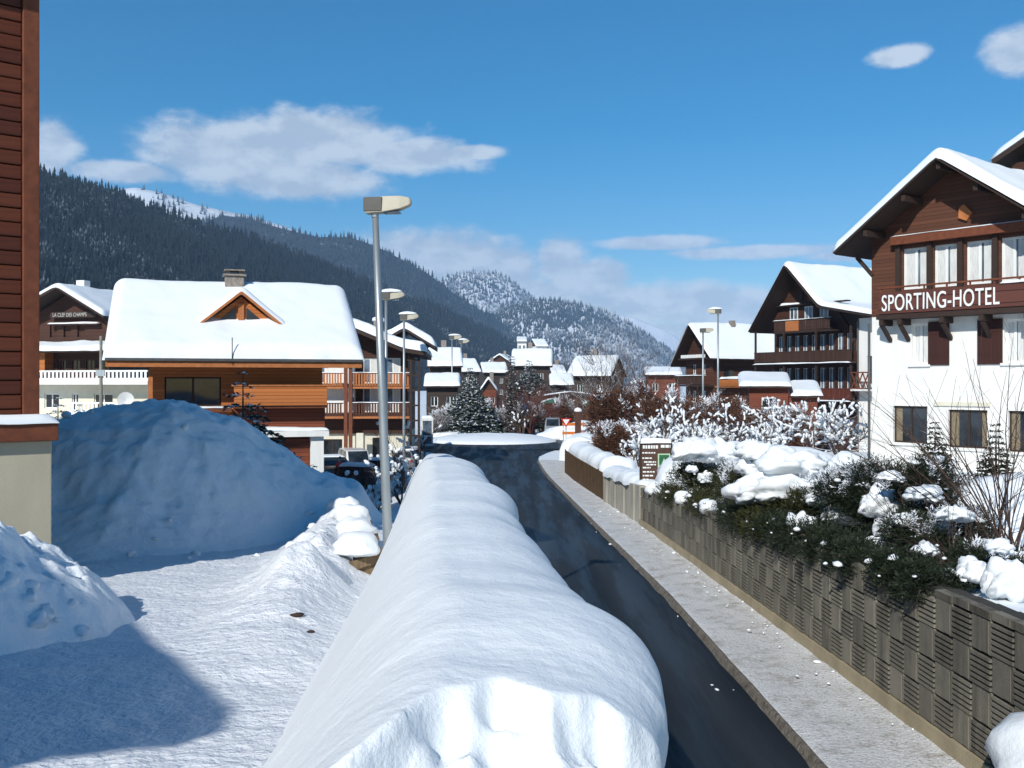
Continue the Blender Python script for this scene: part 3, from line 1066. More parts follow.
def railing(parent, x0, x1, y, z0, h, mat, board=0.11, gap=0.05, name='railing', rail=0.07, snow=0.0):
    m = MB()
    m.box(x0, x1, y - rail / 2, y + rail / 2, z0 + h - 0.07, z0 + h)
    m.box(x0, x1, y - rail / 2, y + rail / 2, z0 + 0.06, z0 + 0.12)
    x = x0 + gap
    while x + board < x1:
        m.box(x, x + board, y - 0.018, y + 0.018, z0 + 0.12, z0 + h - 0.07)
        x += board + gap
    r = m.build(name, mat, parent)
    if snow:
        loft_snow([(x0, y - 0.09, z0 + h), (x0, y + 0.09, z0 + h)], (x1 - x0, 0, 0), snow, r, 24, 8, int(x0 * 7) % 50, 0.6, 0.03, 0.12, 'rail_snow')
    return r


def text_mesh(name, txt, size, mat, parent, loc, depth=0.02, sx=1.0, bold=0.0, space=1.0):
    cu = bpy.data.curves.new(name, 'FONT')
    cu.body = txt; cu.size = size; cu.extrude = depth; cu.offset = bold; cu.space_character = space
    tmp = bpy.data.objects.new(name, cu)
    COL.objects.link(tmp)
    dg = bpy.context.evaluated_depsgraph_get()
    me = bpy.data.meshes.new_from_object(tmp.evaluated_get(dg))
    bpy.data.objects.remove(tmp)
    n = len(me.vertices)
    co = np.empty(n * 3, np.float32); me.vertices.foreach_get('co', co)
    co = co.reshape(-1, 3)
    out = np.stack([co[:, 0] * sx + loc[0], loc[1] - co[:, 2], co[:, 1] + loc[2]], -1)
    me.vertices.foreach_set('co', out.astype(np.float32).ravel())
    me.update()
    me.materials.clear()
    return link_mesh(name, me, mat, parent)


# ------------------------------------------------------------------ wooden building at the left edge
def left_building():
    c = pix(52, 600, 16.5)
    base = 2.2
    t = thing('timber_building', 'tall red-brown timber building on a concrete base, cut off by the left edge', 'building', (c.x, c.y, base), R(41))
    z = lambda rel: CZ + rel - base
    zc = z(-0.93)
    # concrete base
    CB = plain('concrete_base', (0.47, 0.42, 0.31), 0.9, 0.1, 1.3, 0.35, 55, stretch=(1, 1, 0.4))
    MB().box(-15, 0, 0, 11, -0.6, zc).build('concrete_base', CB, t, bevel=0.02)
    # timber ledge with a strip of snow
    MB().box(-15.2, 0.06, -0.16, 11, zc + 0.002, zc + 0.29).build('ledge_beam', BEAM_RED, t, bevel=0.015)
    loft_snow([(-15, -0.18, zc + 0.29), (-15, 0.02, zc + 0.36)], (15.04, 0, 0), 0.10, t, 60, 10, 3, 0.5, 0.02, 0.15, 'ledge_snow')
    # log-board wall: every board is a piece of its own
    zw0, zw1 = zc + 0.30, z(7.6)
    MB().box(-15, -0.30, 0.10, 11, zw0 - 0.005, zw1).build('inner_wall', BEAM, t)
    n = int((zw1 - zw0) / 0.232)
    pm = []
    mats = [plain('board_stain_%s' % 'abc'[k], [(0.095, 0.022, 0.008), (0.075, 0.017, 0.007), (0.108, 0.027, 0.010)][k], 0.6, 0.25, 3, 0.25, 26, stretch=(0.4, 3, 6)) for k in range(3)]
    for k in range(3):
        mb = MB().box(-14.9, -0.46, 0.0, 0.099, 0.0, 0.215)
        me = mb.mesh('board'); me.materials.append(mats[k]); pm.append(me)
    for k in range(n):
        o = bpy.data.objects.new('board', pm[(k * 2 + k // 3) % 3])
        COL.objects.link(o); o.parent = t
        o.location = (0, 0.02 * ((k * 37 % 5) / 5), zw0 + k * 0.232)
        md = o.modifiers.new('bevel', 'BEVEL'); md.width = 0.018; md.segments = 2
    MB().box(-0.455, -0.20, -0.035, 0.25, zw0 + 0.002, zw1).build('corner_post', BEAM_RED, t, bevel=0.015)
    MB().box(-15, 0.55, -1.1, 11.5, zw1 + 0.0, zw1 + 0.22).build('eave', BEAM, t)
    loft_slab('roof', [(-15, -1.2, zw1 + 0.35), (-15, 5.2, zw1 + 2.6), (-15, 11.6, zw1 + 0.35)], (15.6, 0, 0), 0.12, ROOFING, t)
    loft_snow([(-15, -1.2, zw1 + 0.35), (-15, 5.2, zw1 + 2.6), (-15, 11.6, zw1 + 0.35)], (15.6, 0, 0), 0.5, t, 30, 40, 5)
    return t


left_building()


# ------------------------------------------------------------------ neighbour beside the camera, outside the frame: it shades the near path
def neighbour():
    t = thing('neighbour_chalet', 'timber chalet beside the viewpoint that shades the near path', 'building', (-6.6, -3.3, 3.4), R(123.5))
    body(t, 'wall', 0.4, 9.6, 0.6, 8, -0.5, 7.6, WOOD_RED, [(1.2 + 2.2 * k, 2.4 + 2.2 * k, 3.6, 5.0) for k in range(4)])
    for k in range(4):
        window(t, 1.2 + 2.2 * k, 2.4 + 2.2 * k, 3.6, 5.0, 0.6, WHITE_PAINT, 1)
    pr = [(0, 0, 7.7), (0, 4.3, 8.7), (0, 8.6, 7.7)]
    loft_slab('roof', pr, (10, 0, 0), 0.2, ROOFING, t)
    loft_snow(pr, (10, 0, 0), 0.4, t, 30, 30, 8)


neighbour_fn = neighbour


# ------------------------------------------------------------------ orange chalet with the big snow roof
def orange_chalet():
    base = 0.3
    t = thing('orange_chalet', 'orange timber chalet with thick snow roof, small dormer and stone chimney', 'house', (-16.28, 40.0, base), math.atan2(0.301, 0.953))
    W = 10.3
    ze, zr, D = 6.92, 10.3, 11.6
    # upper storey wall, with the big dark glazed door
    wall(t, 'upper_wall', 1.6, 8.8, 3.9, 7.4, 1.7, 0.2, [(2.2, 4.5, 4.95, 6.2)], WOOD_ORANGE)
    m = MB()
    m.quad((1.6, 10, 0), (1.6, 1.7, 0), (1.6, 1.7, 6.7), (1.6, 10, 6.7)); m.quad((8.8, 1.7, 0), (8.8, 10, 0), (8.8, 10, 6.7), (8.8, 1.7, 6.7))
    m.quad((8.8, 10, 0), (1.6, 10, 0), (1.6, 10, 6.7), (8.8, 10, 6.7)); m.quad((1.6, 3, 3), (8.8, 3, 3), (8.8, 3, 6.7), (1.6, 3, 6.7))
    m.build('side_wall', WOOD_ORANGE, t)
    for xg in (1.6, 8.8):
        g = MB().add([(xg, 1.7, 6.7), (xg, 10, 6.7), (xg, 5.8, 9.9)], [(0, 1, 2)]).build('gable_wall', WOOD_ORANGE, t)
    wd = window(t, 2.2, 4.5, 4.95, 6.2, 1.7, BEAM, 1, 0.07)
    wall(t, 'lower_wall', 1.6, 8.8, -0.3, 3.62, 1.75, 0.2, [(2.4, 3.8, 1.2, 2.9)], WOOD_RED)
    window(t, 2.4, 3.8, 1.2, 2.9, 1.75, WHITE_PAINT, 1)
    # floor band, snow-covered ledge, projecting balcony front that catches the sun
    MB().box(1.4, 9.0, 0.9, 1.76, 3.62, 3.88).build('floor_slab', PLASTER, t)
    loft_snow([(5.1, 0.9, 3.88), (5.1, 1.66, 3.88)], (3.9, 0, 0), 0.15, t, 24, 10, 11, 0.5, 0.02, 0.2, 'ledge_snow')
    MB().box(5.0, 8.9, 0.88, 1.69, 4.86, 5.0).build('balcony_floor', BEAM_RED, t)
    p = MB().box(5.0, 8.9, 0.80, 0.86, 4.98, 5.80).build('balcony_front', WOOD_ORANGE, t)
    MB().box(4.9, 9.0, 0.76, 0.90, 5.80, 5.87).build('hand_rail', BEAM_ORANGE, p)
    MB().box(5.0, 8.9, 1.60, 1.68, 3.95, 4.85).build('recessed_panel', WOOD_RED, t)
    MB().box(8.25, 8.8, 1.15, 1.745, -0.3, 3.6).build('pillar', PLASTER, t)
    MB().box(5.4, 8.2, 1.55, 1.73, 2.3, 3.5).build('lower_panel', WOOD_RED, t)
    # left balcony, open at the side
    MB().box(0.2, 4.9, 0.4, 1.69, 4.72, 4.88).build('left_balcony_floor', BEAM_RED, t)
    loft_snow([(0.2, 0.4, 4.88), (0.2, 1.0, 4.88)], (4.6, 0, 0), 0.10, t, 24, 8, 12, 0.8, 0.02, 0.15, 'balcony_snow')
    MB().box(1.6, 1.78, 0.42, 0.58, 4.9, 6.5).build('post', BEAM_ORANGE, t)
    for k in range(5):
        x = 0.6 + k * 2.3
        MB().bar((x, 0.1, ze - 0.28), (x, 1.9, ze + 0.75), 0.14, 0.2).build('rafter', BEAM_RED, t)
    # roof and its snow
    pr = [(0, 0, ze), (0, 5.8, zr), (0, D, ze)]
    loft_slab('roof', pr, (W, 0, 0), 0.16, BEAM_RED, t)
    MB().box(0.02, W - 0.02, -0.05, -0.01, ze - 0.33, ze - 0.03).build('fascia', BEAM_ORANGE, t)
    MB().box(0.0, W, -0.16, -0.06, ze - 0.08, ze + 0.03).build('gutter', ZINC, t)
    loft_snow(pr, (W, 0, 0), 0.52, t, 110, 90, 21, 0.16, 0.10, 0.55)
    # dormer: low gable standing out of the snow
    xm, zb = 5.35, 8.3
    yb = 5.8 * (zb - ze) / (zr - ze)
    d = MB()
    d.prism([(xm - 1.75, zb), (xm + 1.75, zb), (xm, zb + 1.42)], yb - 0.10, yb + 2.4)
    dm = d.build('dormer', WOOD_ORANGE, t)
    for s in (-1, 1):
        MB().bar((xm + s * 2.0, yb - 0.42, zb - 0.05), (xm, yb - 0.42, zb + 1.58), 0.10, 0.26, up=(0, 1, 0)).build('barge_board', BEAM_ORANGE, dm)
        w = MB().prism([(xm + s * 0.22, zb + 0.1), (xm + s * 0.85, zb + 0.1), (xm + s * 0.85, zb + 0.42), (xm + s * 0.22, zb + 0.95)][::s], yb - 0.14, yb - 0.102).build('window', GLASS, dm)
    MB().box(xm - 0.12, xm + 0.12, yb - 0.2, yb - 0.102, zb + 0.02, zb + 1.1).build('post', BEAM_ORANGE, dm)
    pr = [(xm - 2.0, yb - 0.48, zb - 0.02), (xm, yb - 0.48, zb + 1.62), (xm + 2.0, yb - 0.48, zb - 0.02)]
    loft_slab('dormer_roof', pr, (0, 2.7, 0), 0.08, BEAM_ORANGE, dm)
    loft_snow(pr, (0, 2.75, 0), 0.30, dm, 30, 40, 23, 0.2, 0.06, 0.4)
    MB().box(xm - 1.2, xm + 1.2, yb - 0.24, yb - 0.11, zb - 0.02, zb + 0.08).build('sill', BEAM_ORANGE, dm)
    # chimney
    ch = MB().box(4.75, 5.6, 5.1, 5.9, zr - 0.4, zr + 0.62).build('chimney', STONE, t, bevel=0.03)
    MB().box(4.66, 5.7, 5.0, 6.0, zr + 0.622, zr + 0.70).build('chimney_cap', STONE, ch)
    for dx in (0.05, 0.60):
        MB().box(4.78 + dx, 4.93 + dx, 5.2, 5.8, zr + 0.70, zr + 0.86).build('cap_stand', STONE, ch)
    MB().box(4.72, 5.64, 5.05, 5.95, zr + 0.862, zr + 0.92).build('cover_slab', STONE, ch)
    # satellite dish on the balcony
    m = MB()
    for k in range(14):
        a0, a1 = 2 * math.pi * k / 14, 2 * math.pi * (k + 1) / 14
        c0 = (0.75, 0.44, 5.25)
        m.add([c0, (0.75 + 0.33 * math.cos(a0), 0.36, 5.25 + 0.33 * math.sin(a0)), (0.75 + 0.33 * math.cos(a1), 0.36, 5.25 + 0.33 * math.sin(a1))], [(0, 1, 2)])
    m.bar((0.75, 0.44, 5.25), (0.75, 0.6, 4.9), 0.05, 0.05)
    m.build('satellite_dish', WHITE_PAINT, t)
    # antenna rod on the eave
    MB().tube([(4.9, -0.1, ze - 0.2), (4.9, -0.1, ze + 0.9)], 0.02, 5).build('snow_marker', BEAM, t)


orange_chalet()


# ------------------------------------------------------------------ sporting hotel
def hotel():
    base = CZ - 3.3
    t = thing('white_hotel', 'white hotel with dark timber upper floor, snow roof and painted name board', 'hotel', (13.68, 38.0, base), math.atan2(-0.776, 0.63))
    gw = [(0.86, 2.2, 1.13, 2.49), (2.98, 4.38, 1.05, 2.39), (5.09, 6.5, 1.0, 2.39)]
    fw_ = [(1.60, 2.24, 4.02, 5.5), (4.96, 5.62, 4.02, 5.5)]
    body(t, 'plaster_wall', 0, 6.9, 0, 11, -0.8, 5.85, PLASTER, gw + fw_)
    for k, (a, b, c, d) in enumerate(gw):
        window(t, a, b, c, d, 0, BEAM, 1, 0.06, GLASS, (CURTAIN_TAN, [(0, 0.22), (0.86, 1)] if k else [(0, 0.2)]), PLASTER)
    MB().box(2.5, 4.5, -0.07, 0.0, 2.52, 2.66).build('lintel', PLASTER_CREAM, t)
    for k, (a, b, c, d) in enumerate(fw_):
        window(t, a, b, c, d, 0, WHITE_PAINT, 1, 0.07, GLASS, (CURTAIN, [(0, 0.4), (0.62, 1)]), PLASTER)
    for a, b in ((2.26, 3.04), (4.06, 4.92)):
        s = MB().box(a, b, -0.06, -0.015, 3.98, 5.54).build('shutter', SHUTTER, t)
        for zz in (4.3, 5.1):
            MB().box(a + 0.04, b - 0.04, -0.075, -0.062, zz, zz + 0.08).build('brace', SHUTTER, s)
    # timber storey
    uw = [(1.26, 2.23, 6.78, 8.3), (2.46, 3.32, 6.78, 8.3), (3.64, 4.55, 6.78, 8.3), (4.85, 5.7, 6.78, 8.3)]
    wall(t, 'timber_wall', 0, 6.9, 5.85, 8.7, -0.03, 0.2, uw, WOOD_BROWN)
    m = MB(); m.quad((0, 11, 5.85), (0, -0.03, 5.85), (0, -0.03, 8.7), (0, 11, 8.7)); m.quad((6.9, -0.03, 5.85), (6.9, 11, 5.85), (6.9, 11, 8.7), (6.9, -0.03, 8.7))
    m.quad((0.02, 1.0, 5.9), (6.88, 1.0, 5.9), (6.88, 1.0, 8.6), (0.02, 1.0, 8.6))
    m.build('timber_side', WOOD_BROWN, t)
    xm, za = 3.3, 11.1
    MB().prism([(0, 8.7), (6.9, 8.7), (xm, za)], -0.035, 0.2).build('gable_wall', WOOD_BROWN, t)
    for (a, b, c, d) in uw:
        window(t, a, b, c, d, -0.03, WHITE_PAINT, 1, 0.08, GLASS_SKY, (CURTAIN, [(0, 0.42), (0.66, 1)]))
    for x in (1.13, 2.345, 3.48, 4.70, 5.85):
        MB().box(x - 0.09, x + 0.09, -0.16, -0.032, 6.6, 8.42).build('post', BEAM, t)
    MB().box(0.95, 6.9, -0.34, -0.033, 8.44, 8.74).build('fascia_beam', BEAM_RED, t)
    loft_snow([(0.95, -0.36, 8.74), (0.95, -0.05, 8.74)], (5.9, 0, 0), 0.035, t, 20, 6, 2, 0.3, 0.0, 0.06, 'beam_snow')
    # balcony with the name board
    MB().box(0.6, 6.95, -0.72, -0.032, 5.68, 5.86).build('balcony_floor', BEAM, t)
    bd = MB().box(0.72, 6.9, -0.76, -0.70, 5.88, 6.66).build('name_board', planks('board_brown', (0.105, 0.038, 0.028), 0.4, 2, 0.15), t)
    text_mesh('lettering', 'SPORTING-HOTEL', 0.84, WHITE_PAINT, bd, (0.86, -0.79, 5.98), 0.012, 0.595, 0.004, 1.06)
    MB().box(0.7, 6.9, -0.78, -0.70, 6.80, 6.86).build('hand_rail', BEAM_RED, t)
    for k in range(8):
        MB().box(0.8 + k * 0.83, 0.85 + k * 0.83, -0.755, -0.705, 6.662, 6.798).build('rail_post', BEAM_RED, t)
    loft_snow([(5.2, -0.80, 6.66), (5.2, -0.5, 6.66)], (1.6, 0, 0), 0.12, t, 14, 8, 5, 0.5, 0.02, 0.12, 'board_snow')
    for x in (0.78, 1.5, 3.1, 4.5, 6.0):
        b = MB().box(x - 0.08, x + 0.08, -0.70, 0, 5.46, 5.675)
        b.bar((x, -0.62, 5.46), (x, 0.0, 4.9), 0.12, 0.12)
        b.build('bracket', BEAM, t)
    # roof with wide overhang
    zl = 8.3
    pr = [(-0.72, -1.35, zl), (xm, -1.35, za + 0.08), (7.7, -1.35, 8.0)]
    loft_slab('roof', pr, (0, 13, 0), 0.13, BEAM, t)
    for (p, q) in ((pr[0], pr[1]), (pr[1], pr[2])):
        MB().bar((p[0], -1.38, p[2] - 0.09), (q[0], -1.38, q[2] - 0.09), 0.05, 0.18, up=(0, 1, 0)).build('barge_board', BEAM, t)
    loft_snow(pr, (0, 13, 0), 0.40, t, 70, 90, 31, 0.25, 0.08, 0.22)
    for s, x in ((-1, 0.05), (1, 6.8)):
        zz = 8.35
        MB().bar((x, -0.02, zz - 0.95), (x - 0.62 if s < 0 else x + 0.7, -0.1, zz - 0.2), 0.13, 0.13).build('brace', BEAM, t)
    for x in (0.5, 2.0, 3.3, 4.6, 6.2):
        zz = np.interp(x, [-0.72, xm, 7.7], [zl, za + 0.08, 8.0]) - 0.32
        MB().box(x - 0.08, x + 0.08, -1.3, -0.04, zz - 0.1, zz + 0.1).build('purlin', BEAM, t)
    # ornament under the apex
    m = MB().prism([(3.42, 9.15), (3.72, 9.02), (3.9, 9.3), (3.62, 9.62), (3.45, 9.5)], -0.14, -0.037)
    m.build('ornament', BEAM_ORANGE, t)
    MB().tube([(-0.06, -0.1, 5.6), (-0.06, -0.1, -0.5)], 0.05, 8).build('drain_pipe', ZINC, t)
    # higher rear wing
    MB().box(1.4, 10, 8.4, 18, -0.5, 12.6).build('rear_wing_wall', WOOD_DARK, t)
    pr = [(0.9, 7.7, 12.75), (6.0, 7.7, 15.4), (11.0, 7.7, 12.75)]
    loft_slab('rear_roof', pr, (0, 11, 0), 0.22, BEAM, t)
    loft_snow(pr, (0, 11, 0), 0.45, t, 30, 40, 37)
    return t


hotel()


# ------------------------------------------------------------------ large dark chalet behind the hotel
def balcony_chalet():
    base = 0.0
    t = thing('balcony_chalet', 'large dark chalet with steep snow gable and long balconies behind the hotel', 'building', (23.2, 88.4, base), R(-60))
    z = lambda rel: CZ + rel
    rows = [(z(2.65), z(4.15)), (z(-0.55), z(1.35))]
    ops = []
    for (a, b) in rows:
        for k in range(10):
            x = 0.45 + k * 0.95
            ops.append((x, x + 0.62, a, b))
    body(t, 'timber_wall', 0, 10, 0, 12, -0.5, z(4.5), WOOD_DARK, ops)
    for (a, b, c, d) in ops:
        window(t, a, b, c, d, 0, WHITE_PAINT, 1, 0.05, GLASS_SKY)
    MB().prism([(0.0, z(4.5)), (8.4, z(4.5)), (7.2, z(6.0)), (3.25, z(9.9)), (-0.1, z(5.6))], 0.002, 0.25).build('gable_wall', WOOD_DARK, t)
    # gable balcony and windows
    MB().box(1.2, 7.6, -1.3, 0, z(4.32), z(4.48)).build('gable_balcony_floor', BEAM, t)
    railing(t, 1.2, 7.6, -1.25, z(4.48), 0.95, WOOD_VERT, 0.2, 0.04, snow=0.06)
    MB().box(2.6, 4.1, -1.31, -1.285, z(4.5), z(5.35)).build('rail_panel', BEAM_ORANGE, t)
    for x in (1.9, 3.6, 5.3):
        window(t, x, x + 0.9, z(5.0), z(6.6), -0.18, WHITE_PAINT, 1, 0.07, GLASS_SKY)
    for k, x in enumerate((2.9, 4.0)):
        MB().box(x, x + 0.5, -0.12, 0.0, z(7.0), z(7.9)).build('shutter', BEAM_RED if k else BEAM, t)
    # snowy ledge below the gable
    MB().box(0.6, 8.5, -0.5, 0, z(6.72), z(6.82)).build('ledge', BEAM, t)
    loft_snow([(1.2, -0.5, z(6.82)), (1.2, -0.1, z(6.82))], (2.0, 0, 0), 0.16, t, 12, 8, 3, 0.6, 0.02, 0.15, 'ledge_snow')
    # two long balconies
    for zz, mat in ((z(1.65), WOOD_VERT), (z(-1.45), planks('wood_red_vertical', (0.115, 0.03, 0.018), 0.14, 0))):
        MB().box(-0.9, 10.0, -1.6, 0, zz, zz + 0.16).build('balcony_floor', BEAM, t)
        railing(t, -0.9, 10.0, -1.55, zz + 0.16, 0.95, mat, 0.22, 0.03)
        loft_snow([(-0.9, -1.72, zz + 0.05), (-0.9, -1.6, zz + 0.05)], (10.9, 0, 0), 0.09, t, 20, 6, int(zz * 3) % 40, 0.5, 0.02, 0.08, 'balcony_snow')
        for x in (-0.8, 2.6, 6.2, 9.8):
            MB().box(x - 0.07, x + 0.07, -1.54, -1.40, zz + 0.17, zz + 3.0).build('post', BEAM, t)
    # white wing with red lattice balcony on the right
    body(t, 'wing_wall', 10.02, 14, -0.8, 8, -0.5, z(5.2), PLASTER, [(10.8, 11.9, z(0.4), z(2.2))])
    window(t, 10.8, 11.9, z(0.4), z(2.2), -0.8, BEAM, 1)
    MB().box(10.05, 13.5, -1.8, -0.81, z(-0.55), z(-0.4)).build('wing_balcony_floor', PLASTER, t)
    m = MB()
    y = -1.75
    for x in np.arange(10.1, 13.4, 0.55):
        m.bar((x, y, z(-0.4)), (x + 0.55, y, z(0.85)), 0.09, 0.05, up=(0, 1, 0)); m.bar((x + 0.55, y + 0.02, z(-0.4)), (x, y + 0.02, z(0.85)), 0.09, 0.05, up=(0, 1, 0))
    m.box(10.05, 13.5, y - 0.04, y + 0.04, z(0.85), z(0.95)); m.box(10.05, 13.5, y - 0.04, y + 0.04, z(-0.4), z(-0.3))
    m.build('lattice_railing', BEAM_RED, t)
    MB().tube([(10.0, -0.9, z(5.0)), (10.0, -0.9, z(-5.5))], 0.08, 8).build('drain_pipe', ZINC, t)
    # roof
    pr = [(-1.0, -2.0, z(4.75)), (3.25, -2.0, z(10.15)), (7.0, -2.0, z(6.4)), (13.6, -2.0, z(5.1))]
    loft_slab('roof', pr, (0, 14, 0), 0.25, BEAM, t)
    loft_snow(pr[:], (0, 14, 0), 0.4, t, 50, 90, 43, 0.25, 0.05, 0.4)
    for (p, q) in zip(pr[:-1], pr[1:]):
        MB().bar((p[0], -2.03, p[2] - 0.16), (q[0], -2.03, q[2] - 0.16), 0.05, 0.32, up=(0, 1, 0)).build('barge_board', BEAM, t)


balcony_chalet()


# ------------------------------------------------------------------ further houses
def far_chalet():
    t = thing('steep_chalet', 'dark chalet with steep snow roof behind two lamp posts', 'house', (18.3, 105.2, 0.0), math.atan2(-0.917, 0.4))
    z = lambda rel: CZ + rel
    ops = [(1.2, 1.9, z(1.0), z(2.0)), (2.9, 3.6, z(1.0), z(2.0)), (1.2, 1.9, z(-2), z(-0.7)), (2.9, 3.6, z(-2), z(-0.7))]
    body(t, 'timber_wall', 0, 5, 0, 13, 0, z(2.7), WOOD_BROWN, ops)
    for q in ops:
        window(t, *q, 0, WHITE_PAINT, 1, 0.08, GLASS)
    MB().prism([(0, z(2.7)), (5, z(2.7)), (2.3, z(5.9))], 0.002, 0.2).build('gable_wall', WOOD_DARK, t)
    MB().box(0, 5.2, -1.0, 0, z(2.5), z(2.65)).build('gable_balcony', BEAM, t)
    m = MB()
    for k in range(8):
        m.box(0.4 + k * 0.55, 0.75 + k * 0.55, -0.9, -0.75, z(2.67), z(3.0))
    m.build('carved_posts', WHITE_PAINT, t)
    MB().box(-0.3, 5.2, -1.2, 0, z(-0.25), z(-0.1)).build('balcony_floor', BEAM, t)
    railing(t, -0.3, 5.2, -1.15, z(-0.1), 0.95, WOOD_VERT, 0.2, 0.05, snow=0.08)
    # long side under the eave: the wall facing the village
    for k in range(4):
        MB().box(5.0, 5.06, 1.2 + k * 2.9, 2.4 + k * 2.9, z(-0.2), z(1.4)).build('window', GLASS, t)
    MB().box(5.0, 5.9, 0, 13, z(-0.35), z(-0.2)).build('side_balcony', BEAM_ORANGE, t)
    loft_snow([(5.85, 0, z(0.5)), (6.0, 0, z(0.5))], (0, 13, 0), 0.25, t, 30, 6, 9, 0.9, 0.02, 0.1, 'balcony_snow')
    MB().box(5.84, 5.96, 0, 13, z(-0.2), z(0.49)).build('side_railing', WOOD_ORANGE, t)
    pr = [(-1.1, -1.2, z(2.0)), (2.3, -1.2, z(6.2)), (6.2, -1.2, z(2.6))]
    loft_slab('roof', pr, (0, 16, 0), 0.2, BEAM, t)
    loft_snow(pr, (0, 16, 0), 0.3, t, 50, 60, 51, 0.4, 0.1, 0.4)
    MB().box(2.5, 3.0, 3.6, 4.1, z(5.2), z(6.6)).build('chimney', STONE, t)
    MB().box(2.4, 2.9, 11, 11.5, z(5.2), z(7.0)).build('chimney', STONE, t)


far_chalet()


def shed():
    c = pix(745, 440, 74)
    t = thing('red_shed', 'low red-brown shed with two snow-covered roofs in front of the dark chalet', 'shed', (c.x, 74, 1.2), R(-12))
    MB().box(0.3, 3.1, 0.2, 4, -0.5, 4.7).build('wall', WOOD_RED, t)
    MB().box(3.15, 5.2, 0.6, 4, -0.5, 4.0).build('annex_wall', WOOD_RED, t)
    pr = [(-0.4, -0.4, 4.85), (-0.4, 4.4, 5.75)]
    loft_slab('roof', pr, (3.7, 0, 0), 0.15, BEAM, t)
    loft_snow(pr, (3.7, 0, 0), 0.3, t, 26, 26, 61)
    pr = [(3.32, 0.1, 4.15), (3.32, 4.2, 5.0)]
    loft_slab('annex_roof', pr, (2.2, 0, 0), 0.15, BEAM, t)
    loft_snow(pr, (2.2, 0, 0), 0.35, t, 22, 26, 62)
    window(t, 1.2, 2.2, 3.0, 4.0, 0.0, WHITE_PAINT, 1)


shed()


def balcony_house():
    """pale house with white balustrades at far left"""
    c = pix(30, 384, 95)
    t = thing('balcony_house', 'pale house with carved white balconies and dark timber gable at far left', 'house', (c.x, 95, 0.3), R(-14))
    z = lambda rel: CZ - 0.3 + rel
    ops = [(1.6, 3.2, z(-2.3), z(-0.9)), (4.6, 5.3, z(-2.6), z(-0.9)), (7.0, 9.0, z(-2.6), z(-0.9)), (1.6, 2.6, z(-5), z(-3.6)), (4.4, 5.6, z(-5.2), z(-3.4)), (8.2, 9.4, z(-5.2), z(-3.4))]
    body(t, 'plaster_wall', 0, 14, 0, 10, -0.5, z(0.3), PLASTER_CREAM, ops)
    for q in ops:
        window(t, *q, 0, WHITE_PAINT, 1, 0.1, GLASS)
    ops = [(1.5 + k * 1.55, 2.4 + k * 1.55, z(1.2), z(2.3)) for k in range(5)]
    wall(t, 'timber_wall', 0, 8, z(0.3), z(6.2), 0.0, 0.2, ops + [(2.2 + k * 1.5, 3.0 + k * 1.5, z(4.4), z(5.8)) for k in range(3)], WOOD_DARK)
    for q in ops:
        window(t, *q, 0, BEAM_RED, 1, 0.1, GLASS)
    MB().prism([(0, z(6.2)), (8, z(6.2)), (4.0, z(8.4))], 0.002, 0.2).build('gable_wall', WOOD_DARK, t)
    MB().box(0, 8, 0.2, 10, z(0.3), z(6.2)).build('timber_body', WOOD_DARK, t)
    bd = MB().box(2.6, 7.6, -0.5, -0.42, z(6.2), z(6.75)).build('name_board', BEAM, t)
    text_mesh('lettering', 'LA CLEF DES CHAMPS', 0.5, plain('faded_white', (0.42, 0.41, 0.39), 0.7, 0.2, 5), bd, (2.9, -0.52, z(6.30)), 0.01, 0.76, 0.0, 1.0)
    MB().box(2.4, 7.8, -0.6, 0, z(5.5), z(5.62)).build('ledge', BEAM, t)
    loft_snow([(2.4, -0.6, z(5.62)), (2.4, -0.2, z(5.62))], (5.4, 0, 0), 0.15, t, 20, 8, 5, 0.4, 0.02, 0.15, 'ledge_snow')
    # snow-covered balcony roof
    pr = [(-0.6, -2.2, z(3.05)), (-0.6, 0.0, z(3.7))]
    loft_slab('balcony_roof', pr, (11, 0, 0), 0.15, BEAM, t)
    loft_snow(pr, (11, 0, 0), 0.4, t, 50, 16, 72, 0.3, 0.05, 0.3)
    MB().box(0.0, 2.6, -1.2, 0, z(0.6), z(2.9)).build('bay', WOOD_ORANGE, t)

    def balustrade(zz, x0, x1, y):
        MB().box(x0, x1, y, 0, zz - 0.15, zz).build('balcony_floor', PLASTER, t)
        m = MB().box(x0, x1, y, y + 0.12, zz + 1.0, zz + 1.15).box(x0, x1, y, y + 0.12, zz, zz + 0.2)
        x = x0 + 0.1
        while x < x1:
            m.box(x, x + 0.22, y + 0.03, y + 0.09, zz + 0.2, zz + 1.0)
            m.box(x + 0.22, x + 0.42, y + 0.03, y + 0.09, zz + 0.2, zz + 0.45)
            x += 0.42
        m.build('balustrade', WHITE_PAINT, t)
    balustrade(z(0.7) - 0.6, -0.3, 14, -2.0)
    balustrade(z(-2.2) - 0.6, 5.5, 16, -1.9)
    pr = [(-1.5, -2.2, z(6.2)), (4.6, -2.2, z(9.0)), (9.6, -2.2, z(6.2))]
    loft_slab('roof', pr, (0, 13, 0), 0.22, BEAM, t)
    loft_snow(pr, (0, 13, 0), 0.45, t, 36, 50, 71)
    MB().box(2.0, 2.9, 4, 4.9, z(7.2), z(10.2)).build('chimney', PLASTER, t)
    MB().box(4.4, 5.0, 7, 7.6, z(8), z(9.8)).build('chimney', STONE, t)


balcony_house()


